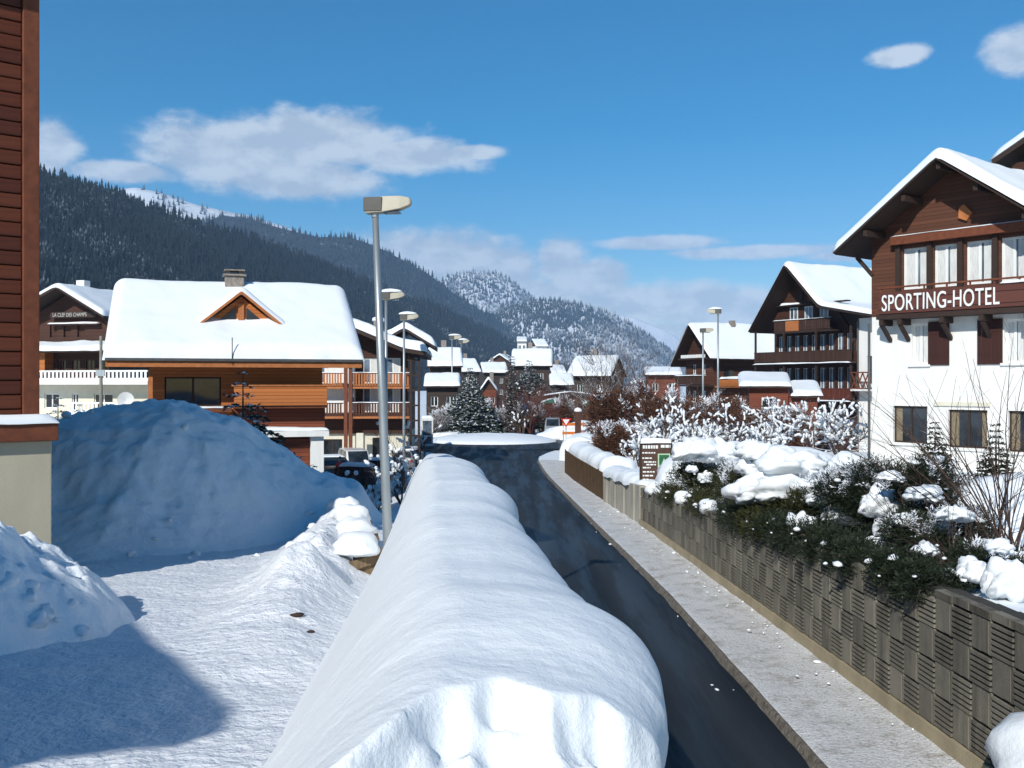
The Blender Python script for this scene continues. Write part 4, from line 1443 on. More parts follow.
def apartments():
    """dark timber apartment house with balconies and shop fronts right of the orange chalet"""
    t = thing('apartment_house', 'dark timber apartment house with balconies right of the orange chalet', 'building', (-20.6, 70.0, 0.0), R(3))
    t.scale = (0.814, 0.814, 1)
    z = lambda rel: CZ + rel * 0.814
    ops = []
    for lv in (z(-0.2), z(-2.7)):
        for k in range(6):
            ops.append((4.6 + k * 1.95, 5.9 + k * 1.95, lv + 0.2, lv + 2.0))
    shop = [(8.9, 10.6, 0.1, 2.3), (13.2, 14.4, 0.1, 2.4), (4.5, 6.5, 0.2, 2.3)]
    body(t, 'timber_wall', 0, 16.3, 0, 14, 2.7, z(2.6), WOOD_DARK, ops)
    body(t, 'ground_floor_wall', 0, 16.3, 0.3, 13.8, -0.5, 2.7, PLASTER_CREAM, shop)
    for k, q in enumerate(ops):
        window(t, *q, 0, WHITE_PAINT, 1, 0.1, GLASS_SKY, (CURTAIN, [(0.5, 1)]) if k % 3 else None)
    for q in shop:
        window(t, *q, 0.3, BEAM, 1, 0.1, GLASS)
    MB().prism([(0, z(2.6)), (16.3, z(2.6)), (15.8, z(3.2)), (6.5, z(7.0)), (0, z(4.2))], 0.002, 0.2).build('gable_wall', WOOD_DARK, t)
    for k, lv in enumerate((z(-0.4), z(-2.95))):
        for j, (x0, x1) in enumerate(((6.6, 10.9), (11.6, 16.6))):
            MB().box(x0, x1, -1.5, 0, lv, lv + 0.15).build('balcony_floor', BEAM_ORANGE, t)
            railing(t, x0, x1, -1.45, lv + 0.15, 0.95, WOOD_BROWN if k else BEAM_ORANGE, 0.14, 0.09, snow=0.05)
        MB().box(9.2, 10.8, -0.06, -0.002, lv + 0.3, lv + 2.1).build('white_panel', PLASTER, t)
    for x in (11.1, 11.5, 6.4):
        MB().box(x - 0.15, x + 0.15, -1.6, -1.3, 0, z(3)).build('post', BEAM_RED, t)
    MB().box(12.0, 12.6, -1.7, -1.2, -0.3, 2.8).build('pillar', PLASTER_CREAM, t)
    # open timber frame under the eave at the right end
    m = MB()
    for x in (16.6, 17.3):
        m.box(x - 0.1, x + 0.1, -1.6, -1.4, 0.0, z(2.9))
    for zz in np.arange(1.5, z(2.6), 1.05):
        m.box(16.3, 17.4, -1.55, -1.42, zz, zz + 0.12)
    m.build('timber_frame', BEAM, t)
    pr = [(-2, -2.4, z(3.5)), (6.5, -2.4, z(7.0)), (16.0, -2.4, z(3.05)), (17.9, -2.4, z(2.75))]
    loft_slab('roof', pr, (0, 18, 0), 0.28, BEAM, t)
    loft_snow(pr, (0, 18, 0), 0.6, t, 50, 70, 81, 0.35, 0.08, 0.5)
    # cross gable over the end balcony
    pr = [(13.2, 3.0, z(3.6)), (15.8, 3.0, z(5.1)), (18.6, 3.0, z(3.4))]
    loft_slab('cross_roof', pr, (0, 9, 0), 0.2, BEAM, t)
    loft_snow(pr, (0, 9, 0), 0.5, t, 30, 40, 82, 0.3, 0.05, 0.5)
    for x in (9.5, 12.9):
        c = MB().box(x, x + 0.8, 5, 5.8, z(3.5), z(7.3) - (x - 9.5) * 0.35).build('chimney', STONE, t)
        blobs('cap_snow', [((x + 0.4, 5.4, z(7.3) - (x - 9.5) * 0.35), (0.6, 0.6, 0.35), int(x))], SNOW, c)


apartments()


def simple_house(label, px0, px1, py_eave, py_ridge, Y, depth, wallmat, rz=0.0, group='houses of the village beyond the roundabout', gable_front=False, chim=True, thick=0.45, ground=0.0, winrow=True, seed=0):
    """village house: px0..px1 give the roof's width at depth Y, py_* the heights of eave and ridge"""
    x0 = (px0 - 512) / FPX * Y; x1 = (px1 - 512) / FPX * Y
    W = x1 - x0
    ze = CZ - (py_eave - 384) / FPX * Y - ground
    zr = CZ - (py_ridge - 384) / FPX * (Y + (0 if gable_front else depth / 2)) - ground
    t = thing('village_house', label, 'house', (x0, Y, ground), rz, group)
    ov = 0.06 * W
    ops = []
    n = max(2, int(W / 2.4))
    if winrow:
        for zz in np.arange(max(0.8, ze - 2.6 * int((ze - 0.8) / 2.6)), ze - 1.4, 2.6):
            for k in range(n):
                cx = ov + (W - 2 * ov) * (k + 0.5) / n
                ops.append((cx - 0.45, cx + 0.45, float(zz), float(zz) + 1.2))
    body(t, 'wall', ov, W - ov, 0.8, depth - 0.8, -0.5, ze, wallmat, ops)
    for q in ops:
        window(t, *q, 0.8, WHITE_PAINT, 1, 0.08, GLASS)
    if gable_front:
        pr = [(0, 0, ze - 0.1), (W / 2, 0, zr - thick), (W, 0, ze - 0.1)]; vec = (0, depth, 0)
        MB().prism([(ov, ze), (W - ov, ze), (W / 2, zr - thick - 0.3)], 0.802, 1.0).build('gable_wall', WOOD_DARK, t)
    else:
        pr = [(0, 0, ze - 0.1), (0, depth / 2, zr - thick), (0, depth, ze - 0.1)]; vec = (W, 0, 0)
        for xx in (ov, W - ov):
            MB().add([(xx, 0.8, ze), (xx, depth - 0.8, ze), (xx, depth / 2, zr - thick - 0.3)], [(0, 1, 2)]).build('gable_wall', WOOD_DARK, t)
    loft_slab('roof', pr, vec, 0.2, BEAM, t)
    loft_snow(pr, vec, thick, t, 26, 34, 90 + seed, 0.3, 0.05, 0.4)
    if chim:
        cx = W * 0.4
        if gable_front:
            MB().box(W * 0.55, W * 0.55 + 0.7, depth * 0.4, depth * 0.4 + 0.7, ze, zr + 0.8).build('chimney', STONE, t)
        else:
            MB().box(cx, cx + 0.7, depth / 2, depth / 2 + 0.7, zr - 1.2, zr + 0.8).build('chimney', STONE, t)
    return t


simple_house('dark house with two-level snow roof just right of the apartment house', 428, 463, 365, 346, 132, 8, WOOD_GREY, 0.1, seed=1)
simple_house('long low snow-roofed shop under the two-level roof house', 424, 460, 385, 372, 121, 6, WOOD_GREY, 0.05, chim=False, seed=2)
simple_house('house with broad snow roof behind the red-brown bare tree', 511, 552, 365, 347, 172, 9, WOOD_GREY, -0.05, seed=3)
simple_house('chalet with wide snow roof and dark left gable beyond the hedges', 566, 612, 375, 354, 150, 10, WOOD_GREY, -0.35, seed=4)
simple_house('low flat-roofed annex beside the chalet beyond the hedges', 550, 574, 384, 372, 142, 6, WOOD_GREY, 0.0, chim=False, seed=5)
simple_house('white block with snow roof high behind the broad-roofed house', 517, 527, 341, 336, 330, 14, PLASTER, 0.0, chim=False, seed=6, ground=0)
simple_house('small snow-roofed house at the end of the village street', 483, 509, 372, 361, 230, 10, WOOD_GREY, 0.15, seed=7)
simple_house('red gabled house above the parked motorhome', 480, 497, 390, 376, 185, 8, WOOD_RED, 0.0, gable_front=True, seed=8)
simple_house('snow roof between the village fir and the apartment house', 462, 482, 371, 357, 215, 10, WOOD_GREY, 0.3, seed=9)
simple_house('distant gabled roof left of the slim dark conifer', 488, 511, 362, 353, 300, 12, WOOD_GREY, -0.2, gable_front=True, seed=10)
simple_house('tiny far house on the snowfield below the hill', 536, 549, 346, 338, 420, 16, PLASTER, 0.2, seed=11, chim=False)
simple_house('small house half hidden right of the broad-roofed house', 552, 567, 373, 364, 190, 8, WOOD_GREY, 0.1, seed=12)
simple_house('flat snow roof among the bare trees left of the steep chalet', 645, 682, 374, 366, 150, 8, WOOD_RED, -0.1, seed=13, chim=False)
# ------------------------------------------------------------------ right retaining wall: textured concrete blocks on a footing
def retaining_wall_right():
    t = thing('block_wall', 'long grey retaining wall of ribbed and plain concrete blocks beside the pavement', 'wall')
    def block_mat(name, col):
        q = NT(name)
        oi = q.N.new('ShaderNodeObjectInfo')
        gp = q.N.new('ShaderNodeNewGeometry').outputs['Position']
        v = q.math('ADD', q.math('MULTIPLY', oi.outputs['Random'], 0.55), q.math('MULTIPLY', q.noise(2.6, 5, 0.65, vec=gp), 0.9))
        c = q.mix(q.rng(v, 0.25, 1.2), tuple(k * 0.62 for k in col), tuple(k * 1.35 for k in col))
        damp = q.rng(q.noise(1.9, 4, 0.6, vec=gp, stretch=(1.6, 1.6, 0.16)), 0.5, 0.72)
        c = q.mix(q.math('MULTIPLY', damp, 0.7), c, (0.045, 0.040, 0.032))
        pale = q.rng(q.noise(3.4, 5, 0.7, vec=gp), 0.62, 0.78)
        c = q.mix(q.math('MULTIPLY', pale, 0.4), c, (0.26, 0.25, 0.22))
        return q.done(c, 0.92, q.bump(q.noise(38, 4, 0.7, vec=gp), 0.6, 0.02), 0.2)
    BLOCK_A = block_mat('block_concrete', (0.205, 0.185, 0.145))
    BLOCK_B = block_mat('block_concrete_dark', (0.165, 0.148, 0.118))
    GAP = plain('block_joint', (0.045, 0.04, 0.033), 0.95, 0.3, 5)
    FOOT = plain('footing_concrete', (0.34, 0.28, 0.18), 0.9, 0.2, 1.6, 0.4, 40)
    bw, bh = 0.5, 0.44
    # local frame of a block: u along the wall (+y of the world, away), x = 0 is the face, z up

    def block(ribbed):
        m = MB()
        g = 0.014
        if not ribbed:
            m.box(0.0, 0.12, g, bw - g, 0.004, bh - 0.006)
            # board-marked face: two shallow strips
            m.box(-0.010, -0.0005, g + 0.05, bw * 0.42, 0.02, bh - 0.03)
        else:
            n = 6
            m.box(0.085, 0.12, g, bw - g, 0.004, bh - 0.006)
            for k in range(n):
                z0 = 0.012 + k * (bh - 0.02) / n
                m.box(-0.012, 0.0845, g, bw - g, z0, z0 + (bh - 0.02) / n * 0.55)
        return m
    protos = []
    for rib in (0, 1):
        for mt in (BLOCK_A, BLOCK_B):
            me = block(rib).mesh('block'); me.materials.append(mt); protos.append(me)
    ya, yb = 9.6, 38.2
    n = int((yb - ya) / bw)
    back = MB(); foot = MB()
    for i in range(n):
        y0 = ya + i * bw; y1 = y0 + bw
        x0, x1 = float(wall_x(y0)), float(wall_x(y1))
        zb = float(road_z(y0)) + 0.16 + 0.26
        zt = float(wall_top(y0 + bw / 2))
        ang = math.atan2(-(x1 - x0), y1 - y0)
        off = 0.0
        z = zb + off; r = 0
        while z < zt - 0.10:
            h0 = max(z, zb); h1 = min(z + bh, zt)
            if h1 - h0 > 0.1:
                rib = (i + r) % 2
                o = bpy.data.objects.new('ribbed_block' if rib else 'plain_block', protos[rib * 2 + (random.random() < 0.35)])
                COL.objects.link(o); o.parent = t
                o.location = (x0 + random.uniform(-0.006, 0.006), y0, h0)
                o.rotation_euler = (0, 0, ang)
                o.scale = (1, 1, (h1 - h0) / bh)
            z += bh; r += 1
        back.add([(x0 + 0.10, y0, zb - 0.6), (x1 + 0.10, y1, zb - 0.6), (x1 + 0.10, y1, zt - 0.01), (x0 + 0.10, y0, zt - 0.01),
                  (x0 + 0.35, y0, zb - 0.6), (x1 + 0.35, y1, zb - 0.6), (x1 + 0.35, y1, zt - 0.01), (x0 + 0.35, y0, zt - 0.01)],
                 [(1, 0, 3, 2), (3, 7, 6, 2), (4, 5, 6, 7)])
        w = 0.05
        foot.add([(x0 - w, y0, zb - 0.7), (x1 - w, y1, zb - 0.7), (x1 - w, y1, zb - 0.012), (x0 - w, y0, zb - 0.012), (x0 + 0.2, y0, zb - 0.012), (x1 + 0.2, y1, zb - 0.012)], [(1, 0, 3, 2), (2, 3, 4, 5)])
    back.build('wall_core', GAP, t)
    foot.build('footing', FOOT, t)


retaining_wall_right()


def plain_wall():
    t = thing('concrete_panel_wall', 'pale streaked concrete panel wall between the block wall and the brown fence', 'wall')
    t_ = NT('panel_concrete')
    st = t_.noise(3, 5, 0.6, stretch=(3, 3, 0.25))
    c = t_.mix(t_.rng(st, 0.35, 0.7), (0.26, 0.235, 0.19), (0.50, 0.46, 0.38))
    m_ = t_.done(c, 0.9, t_.bump(t_.noise(40, 3), 0.2, 0.01), 0.2)
    ys = np.linspace(38.25, 47.6, 9)
    for i in range(8):
        y0, y1 = ys[i], ys[i + 1] - 0.03
        x0, x1 = float(wall_x(y0)), float(wall_x(y1))
        zb = float(road_z(y0)) - 0.1
        za, zc = float(wall_top(y0)) + 0.05, float(wall_top(y1)) + 0.05
        d = 0.03 * (i % 2)
        MB().add([(x0 - d, y0, zb), (x0 + 0.3, y0, zb), (x1 + 0.3, y1, zb), (x1 - d, y1, zb), (x0 - d, y0, za), (x0 + 0.3, y0, za), (x1 + 0.3, y1, zc), (x1 - d, y1, zc)],
                 [(0, 1, 5, 4), (3, 0, 4, 7), (2, 3, 7, 6), (1, 2, 6, 5), (4, 5, 6, 7)]).build('panel', m_, t, bevel=0.015)


plain_wall()


def slat_fence():
    t = thing('brown_fence', 'dark brown vertical board fence bending towards the roundabout', 'fence')
    FB = planks('fence_brown', (0.085, 0.048, 0.018), 0.5, 0, 0.3)
    ys = np.concatenate([np.linspace(47.7, 67, 66), np.linspace(67.3, 76, 30)])
    mats = [plain('fence_board_a', (0.088, 0.050, 0.018), 0.8, 0.3, 4), plain('fence_board_b', (0.07, 0.038, 0.015), 0.8, 0.3, 4)]
    for i in range(len(ys) - 1):
        y0, y1 = ys[i], ys[i + 1] - 0.012
        x0, x1 = float(wall_x(y0)), float(wall_x(y1))
        zb = float(road_z(y0)) + 0.06; zt = CZ + float(np.interp(y0, [47.7, 60, 67, 76], [-4.25, -4.35, -4.4, -4.7]))
        d = 0.02 * (i % 2)
        MB().add([(x0 - d, y0, zb), (x0 + 0.04 - d, y0, zb), (x1 + 0.04 - d, y1, zb), (x1 - d, y1, zb), (x0 - d, y0, zt), (x0 + 0.04 - d, y0, zt), (x1 + 0.04 - d, y1, zt), (x1 - d, y1, zt)],
                 [(0, 1, 5, 4), (3, 0, 4, 7), (2, 3, 7, 6), (1, 2, 6, 5), (4, 5, 6, 7)]).build('board', mats[i % 2], t)
    m = MB()
    for zz in (0.35, 0.85):
        pts = [(float(wall_x(y)) + 0.09, y, float(road_z(y)) + zz + 0.3) for y in np.linspace(47.7, 75.9, 16)]
        for p, q in zip(pts[:-1], pts[1:]):
            m.bar(p, q, 0.05, 0.1)
    m.build('rail', mats[1], t)


slat_fence()


def ridge_snow(name, label, cat, pts, width, height, seed, n=70, nw=20, off=0.0, lump=0.5):
    """thick cap of snow following a polyline of (x, y, z)"""
    P = np.array(pts, float)
    d = np.concatenate([[0], np.cumsum(np.linalg.norm(np.diff(P, axis=0), axis=1))])
    s = np.linspace(0, d[-1], n)
    C = np.stack([np.interp(s, d, P[:, k]) for k in range(3)], -1)
    T = np.gradient(C, axis=0); T[:, 2] = 0; T /= np.linalg.norm(T, axis=1)[:, None]
    Nn = np.stack([T[:, 1], -T[:, 0], 0 * T[:, 0]], -1)
    a = np.linspace(0, np.pi, nw)
    wob = 1 + lump * fbm(s * 0.35, s * 0 + seed, seed, 3)
    taper = np.sqrt(np.clip(np.minimum(s, d[-1] - s) / 0.6, 0, 1))
    off_ = -np.cos(a)[None, :] * (width * wob * taper)[:, None]
    up = (np.sin(a) ** 0.7)[None, :] * (height * wob * taper)[:, None] - 0.03
    X = C[:, None, 0] + Nn[:, None, 0] * (off_ + off); Y = C[:, None, 1] + Nn[:, None, 1] * (off_ + off)
    Z = C[:, None, 2] + up + 0.16 * fbm(X * 1.1, Y * 1.1, seed + 3, 4)
    o = grid_mesh(name, X, Y, Z, SNOW)
    if label:
        tag(o, label, cat)
    return o


ridge_snow('fence_snow', 'thick snow heaped on the hedge behind the brown fence', 'snow heap', [(float(wall_x(y)) + 1.0, y, float(wall_top(y)) - 0.1) for y in np.linspace(49, 70, 12)], 0.80, 0.8, 5, lump=0.35)
ridge_snow('corner_snow', 'rounded snow heap at the street corner by the roundabout', 'snow heap', [(4.6, 67.5, 1.0), (4.9, 71, 1.1), (5.6, 75, 0.7), (7.2, 78, 0.5)], 1.4, 1.5, 6, lump=0.3)
ridge_snow('panel_wall_snow', 'snow lying along the top of the pale concrete panel wall', 'snow heap', [(float(wall_x(y)) + 0.5, y, float(wall_top(y)) + 0.0) for y in np.linspace(38.8, 47.6, 8)], 0.55, 0.4, 9, lump=0.6)
o = blobs('snow_lump', [((5.95, 10.9, float(road_z(10.9)) + 0.9), (0.75, 0.7, 0.5), 5), ((6.4, 11.2, float(road_z(10.9)) + 0.7), (0.7, 0.7, 0.5), 7)], SNOW, None, ICO3, 0.3, 0.9)
tag(o, 'fallen lump of snow at the foot of the block wall', 'snow lump')
# small crumbs of snow fallen on road edge and pavement
RNGC = random.Random(3)
m_items = []
for k in range(110):
    y = RNGC.uniform(11, 45)
    if RNGC.random() < 0.10:
        x = float(road_right(y)) - abs(RNGC.gauss(0, 0.35)); z = float(road_z(y)) + 0.02
    else:
        x = float(wall_x(y)) - abs(RNGC.gauss(0.15, 0.35)); z = float(road_z(y)) + 0.2
    s = RNGC.uniform(0.010, 0.032) * (1 if RNGC.random() < 0.85 else 1.9)
    m_items.append(((x, y, z), (s * RNGC.uniform(.7, 1.6), s * RNGC.uniform(.8, 2.0), s * RNGC.uniform(.4, .9)), k))
o = blobs('snow_crumbs', m_items, SNOW, None, ICO1, 1.1, 0.6)
tag(o, 'crumbs of snow scattered on the pavement below the block wall', 'snow crumbs', kind='stuff')


# ------------------------------------------------------------------ street lamps
def lamp_post(label, foot, height, lean=(0, 0), head_dir=0.0, head=1.05, cap=True, group='street lamps', r=0.075):
    t = thing('street_lamp', label, 'street lamp', foot, head_dir, group)
    top = Vector((lean[0], lean[1], height))
    MB().tube([(0, 0, -0.4), (0, 0, 0.0), tuple(top * 0.5), tuple(top)], [r * 1.25, r * 1.2, r * 1.0, r * 0.75], 14).build('pole', METAL, t, True)
    k = head / 1.05
    x, y, z = top
    # boxy lantern: dark gear housing at the back, pale shell narrowing to the front
    HS = LAMP_SHELL; HD = LAMP_GEAR
    m = MB()
    sec = [(-0.20, 0.15, -0.14, 0.20), (0.24, 0.16, -0.12, 0.24), (0.60, 0.14, -0.06, 0.24), (0.80, 0.10, 0.02, 0.20), (0.84, 0.07, 0.06, 0.14)]
    vs = []
    for (sx, hw, z0, z1) in sec:
        vs += [(x + sx * k, y - hw * k, z + z0 * k), (x + sx * k, y + hw * k, z + z0 * k), (x + sx * k, y + hw * 0.75 * k, z + z1 * k), (x + sx * k, y - hw * 0.75 * k, z + z1 * k)]
    fs = [(3, 2, 1, 0), (16, 17, 18, 19)]
    for i in range(4):
        for j in range(4):
            fs.append((i * 4 + j, i * 4 + (j + 1) % 4, (i + 1) * 4 + (j + 1) % 4, (i + 1) * 4 + j))
    m.add(vs, fs)
    hd = m.build('lantern', HS, t, bevel=0.015)
    MB().box(x - 0.225 * k, x + 0.20 * k, y - 0.172 * k, y + 0.172 * k, z - 0.10 * k, z + 0.215 * k).build('gear_housing', HD, hd, bevel=0.01)
    MB().box(x + 0.22 * k, x + 0.58 * k, y - 0.10 * k, y + 0.10 * k, z - 0.145 * k, z - 0.11 * k).build('lens', GLASS_SKY, hd)
    MB().tube([(x, y, z - 0.22 * k), (x, y, z - 0.08 * k)], 0.085 * k, 12).build('collar', METAL, t)
    if cap:
        blobs('lantern_snow', [((x + 0.2 * k, y, z + 0.22 * k), (0.55 * k, 0.2 * k, 0.16 * k), int(height * 10))], SNOW, hd, ICO2, 0.2, 0.1)
    return t


LAMP_SHELL = plain('lamp_shell', (0.44, 0.40, 0.31), 0.5, 0.08, 4)
LAMP_GEAR = plain('lamp_gear', (0.10, 0.095, 0.085), 0.55, 0.1, 4)
fb = pix(389, 585, 18.0)
gz = float(path_z(18.0))
lamp_post('tall galvanised street lamp leaning slightly beside the snow bank', (fb.x, 18.0, gz), CZ + 3.18 - gz, (-0.26, 0.0), R(-8), 0.84, cap=False)
0 and lamp_post('x', (-2.75, 2.9, float(path_z(3))), 7.6, (0.1, 0), R(-5), 0.9, cap=False)
for lab, px, ptop, Y, hd in (('snow-capped street lamp right behind the leaning lamp', 386, 297, 50, 1.15), ('snow-capped street lamp in front of the apartment house eave', 404, 318, 66, 1.2),
                             ('street lamp rising beside the low shop roof', 452, 338, 124, 1.5), ('small street lamp right of the low shop roof', 461, 342, 135, 1.4),
                             ('tall street lamp in front of the steep chalet roof', 718, 312, 82, 1.15), ('shorter bare street lamp left of the tall one by the steep chalet', 703, 331, 88, 1.15)):
    c = pix(px, ptop, Y)
    g = 0.1 if px < 500 else garden_z(c.x, Y)
    lamp_post(lab, (c.x, Y, g), c.z - g, (0, 0), 0.0 if px != 718 else R(160), hd, cap=px != 703, r=0.09)


# ------------------------------------------------------------------ snow-capped wooden posts on the berm
POSTW = plain('post_wood', (0.15, 0.105, 0.06), 0.85, 0.35, 6, 0.6, 25, stretch=(3, 3, 0.6))
for k, (px, py, Y, w, lab) in enumerate(((362, 548, 17.2, 0.36, 'nearest and largest snow-capped wooden stub on the berm by the lamp'), (358, 531, 19.8, 0.32, 'second snow-capped wooden stub behind the nearest one'),
                                     (353, 518, 22.3, 0.32, 'third snow-capped wooden stub along the berm'), (346, 507, 25.0, 0.34, 'farthest snow-capped wooden stub beside the shaded heap'))):
    c = pix(px + 3, py, Y)
    g = float(left_base(np.array(c.x), np.array(Y)))
    t = thing('wooden_stub', lab, 'post', (c.x, Y, g), R(20 + 13 * k), 'snow-capped wooden stubs on the berm')
    hz_ = c.z - g
    MB().box(-w * 0.5, w * 0.8, -w * 0.45, w * 0.45, -0.4, hz_).build('post', POSTW, t, bevel=0.02)
    MB().bar((-w * 0.9, -w * 0.55, hz_ - 0.28), (w * 0.9, -w * 0.5, hz_ - 0.10), 0.09, 0.16).build('cross_rail', POSTW, t, bevel=0.01)
    blobs('snow_cap', [((-0.12, 0.02, hz_ - 0.02), (w * (1.2 + 0.12 * (k % 2)), w * 1.2, w * (0.85 + 0.15 * (k % 3))), 20 + k)], SNOW, t, ICO3, 0.34, 0.35, 1.9)
for k, (px, py, Y, s) in enumerate(((293, 546, 18.2, 0.10), (297, 628, 11.8, 0.06), (311, 641, 11.2, 0.035))):
    c = pix(px, py, Y)
    if k == 0:
        o = blobs('snow_boulder', [((c.x, Y, c.z), (s * 1.5, s, s), 9)], SNOW, None, ICO3, 0.3, 0.9)
        tag(o, 'loose snow lump at the edge of the big shaded heap', 'snow lump')
    else:
        g = float(left_base(np.array(c.x), np.array(Y)))
        o = blobs('bark_piece', [((c.x, Y, g + 0.015), (s * 1.5, s, s * 0.5), 9 + k)], BEAM, None, ICO1, 0.5, 0.8)
        tag(o, ['', 'larger dark scrap of bark lying on the trodden path', 'smaller dark scrap of bark lying on the trodden path'][k], 'bark')


# ------------------------------------------------------------------ vegetation kit
def leaf_quads(C, D, L, W, rng, k=5, curl=0.25):
    """feathery sprays: C centres, D axis directions, L lengths; k rhombic leaflets per spray"""
    n = len(C)
    up = np.array([0, 0, 1.0])
    side = np.cross(D, up); side /= (np.linalg.norm(side, axis=1)[:, None] + 1e-6)
    out = []
    for q in range(k):
        f = q / k
        sg = (1 if q % 2 else -1) if q < k - 1 else 0
        b = C + D * (L * f * 0.8)[:, None]
        dirv = D * 0.75 + side * sg * 0.75 + rng.normal(0, curl, (n, 3))
        dirv /= np.linalg.norm(dirv, axis=1)[:, None]
        ll = (L * 0.5)[:, None]
        nn = np.cross(dirv, D + rng.normal(0, 0.4, (n, 3))); nn /= (np.linalg.norm(nn, axis=1)[:, None] + 1e-6)
        w = np.cross(dirv, nn) * (W * L)[:, None]
        out.append(np.stack([b, b + dirv * ll * 0.5 + w, b + dirv * ll, b + dirv * ll * 0.5 - w], 1))
    return np.concatenate(out, 0)


def foliage(name, lobes, count, L, W, mats, parent, seed, snow_top=0.0, k=5, droop=0.1, snow_cut=0.35):
    """lobes: (centre, radii). mats: [leaf, snow]"""
    rng = np.random.default_rng(seed)
    vol = np.array([r[0] * r[1] * r[2] for _, r in lobes]) ** 0.67
    cnt = (count * vol / vol.sum()).astype(int) + 1
    CC, DD = [], []
    for (c, r), n in zip(lobes, cnt):
        d = rng.normal(0, 1, (n, 3)); d /= np.linalg.norm(d, axis=1)[:, None]
        rad = rng.random(n) ** 0.33 * 0.95
        rad *= 0.85 + 0.35 * fbm(d[:, 0] * 2.3 + c[0], d[:, 1] * 2.3 + d[:, 2] * 1.7 + c[1], seed, 3)
        P = np.array(c) + d * rad[:, None] * np.array(r)
        D = d * 0.8 + np.array([0, 0, 0.45 - droop]) + rng.normal(0, 0.4, (n, 3))
        D /= np.linalg.norm(D, axis=1)[:, None]
        CC.append(P); DD.append(D)
    C = np.concatenate(CC); D = np.concatenate(DD)
    n = len(C)
    Lr = L * (0.6 + 0.8 * rng.random(n))
    Q = leaf_quads(C, D, Lr, W, rng, k)
    V = Q.reshape(-1, 3); F = np.arange(len(V)).reshape(-1, 4)
    mi = None
    if len(mats) > 1 and snow_top > 0:
        cz = C[:, 2]; lo, hi = cz.min(), cz.max()
        h = (cz - lo) / (hi - lo + 1e-6)
        s = fbm(C[:, 0] * 1.9, C[:, 1] * 1.9, seed + 5, 3) * 0.5 + h * 0.7
        flag = s > np.quantile(s, 1 - snow_top)
        mi = np.tile(flag.astype(np.int32), k)
    return np_mesh(name, V, F, mats, parent, False, mi)


def branch_system(base, rng, levels, length, rad, spread, n_child, segs, up=0.3, start_dirs=None):
    """list of polylines [(points, radii)]"""
    out = []

    def grow(p, d, L, r, lv):
        pts = [p]; rr = [r]
        for s in range(segs):
            d2 = (d + Vector((rng.gauss(0, 0.12), rng.gauss(0, 0.12), rng.gauss(0, 0.08) + up * 0.12))).normalized()
            d = d2
            p = p + d * (L / segs)
            pts.append(p); rr.append(r * (1 - 0.75 * (s + 1) / segs))
        out.append((pts, rr))
        if lv <= 0:
            return
        for c in range(n_child):
            f = rng.uniform(0.25, 0.98)
            i = min(segs - 1, int(f * segs))
            q = pts[i].lerp(pts[i + 1], f * segs - i)
            ax = Vector((rng.gauss(0, 1), rng.gauss(0, 1), rng.gauss(0, 0.5)))
            nd = (d + ax.normalized() * spread).normalized()
            grow(q, nd, L * rng.uniform(0.4, 0.72), max(0.004, rr[i] * 0.55), lv - 1)
    for d in start_dirs:
        grow(Vector(base), Vector(d).normalized(), length * rng.uniform(0.8, 1.15), rad * rng.uniform(0.7, 1.1), levels)
    return out


def fan_dirs(rng, n, tilt):
    r = []
    for k in range(n):
        a = 2 * math.pi * (k + rng.uniform(-0.3, 0.3)) / n
        t = tilt * rng.uniform(0.35, 1.1)
        r.append((math.cos(a) * t, math.sin(a) * t, 1.0))
    return r


TWIG_BROWN = twig_mat('twig_brown', (0.10, 0.062, 0.042), 0.25)
TWIG_RED = twig_mat('twig_red', (0.13, 0.048, 0.035), 0.12)
TWIG_SNOW = twig_mat('twig_snowy', (0.075, 0.052, 0.04), 0.55)
TWIG_BARE = twig_mat('twig_bare', (0.07, 0.046, 0.036), 0.04)
LEAF_DARK = leafy('needles_dark', (0.016, 0.024, 0.011))
LEAF_OLIVE = leafy('needles_olive', (0.034, 0.036, 0.011))
LEAF_BROWN = leafy('leaves_brown', (0.10, 0.045, 0.024), 0.0)
LEAF_FIR = leafy('needles_fir', (0.014, 0.026, 0.017), 0.16)
LEAF_SNOW = plain('leaf_snow', (0.80, 0.82, 0.86), 0.6, 0.03, 6)
BARK = plain('bark', (0.07, 0.048, 0.036), 0.9, 0.35, 8, 0.6, 25, stretch=(3, 3, 0.5))


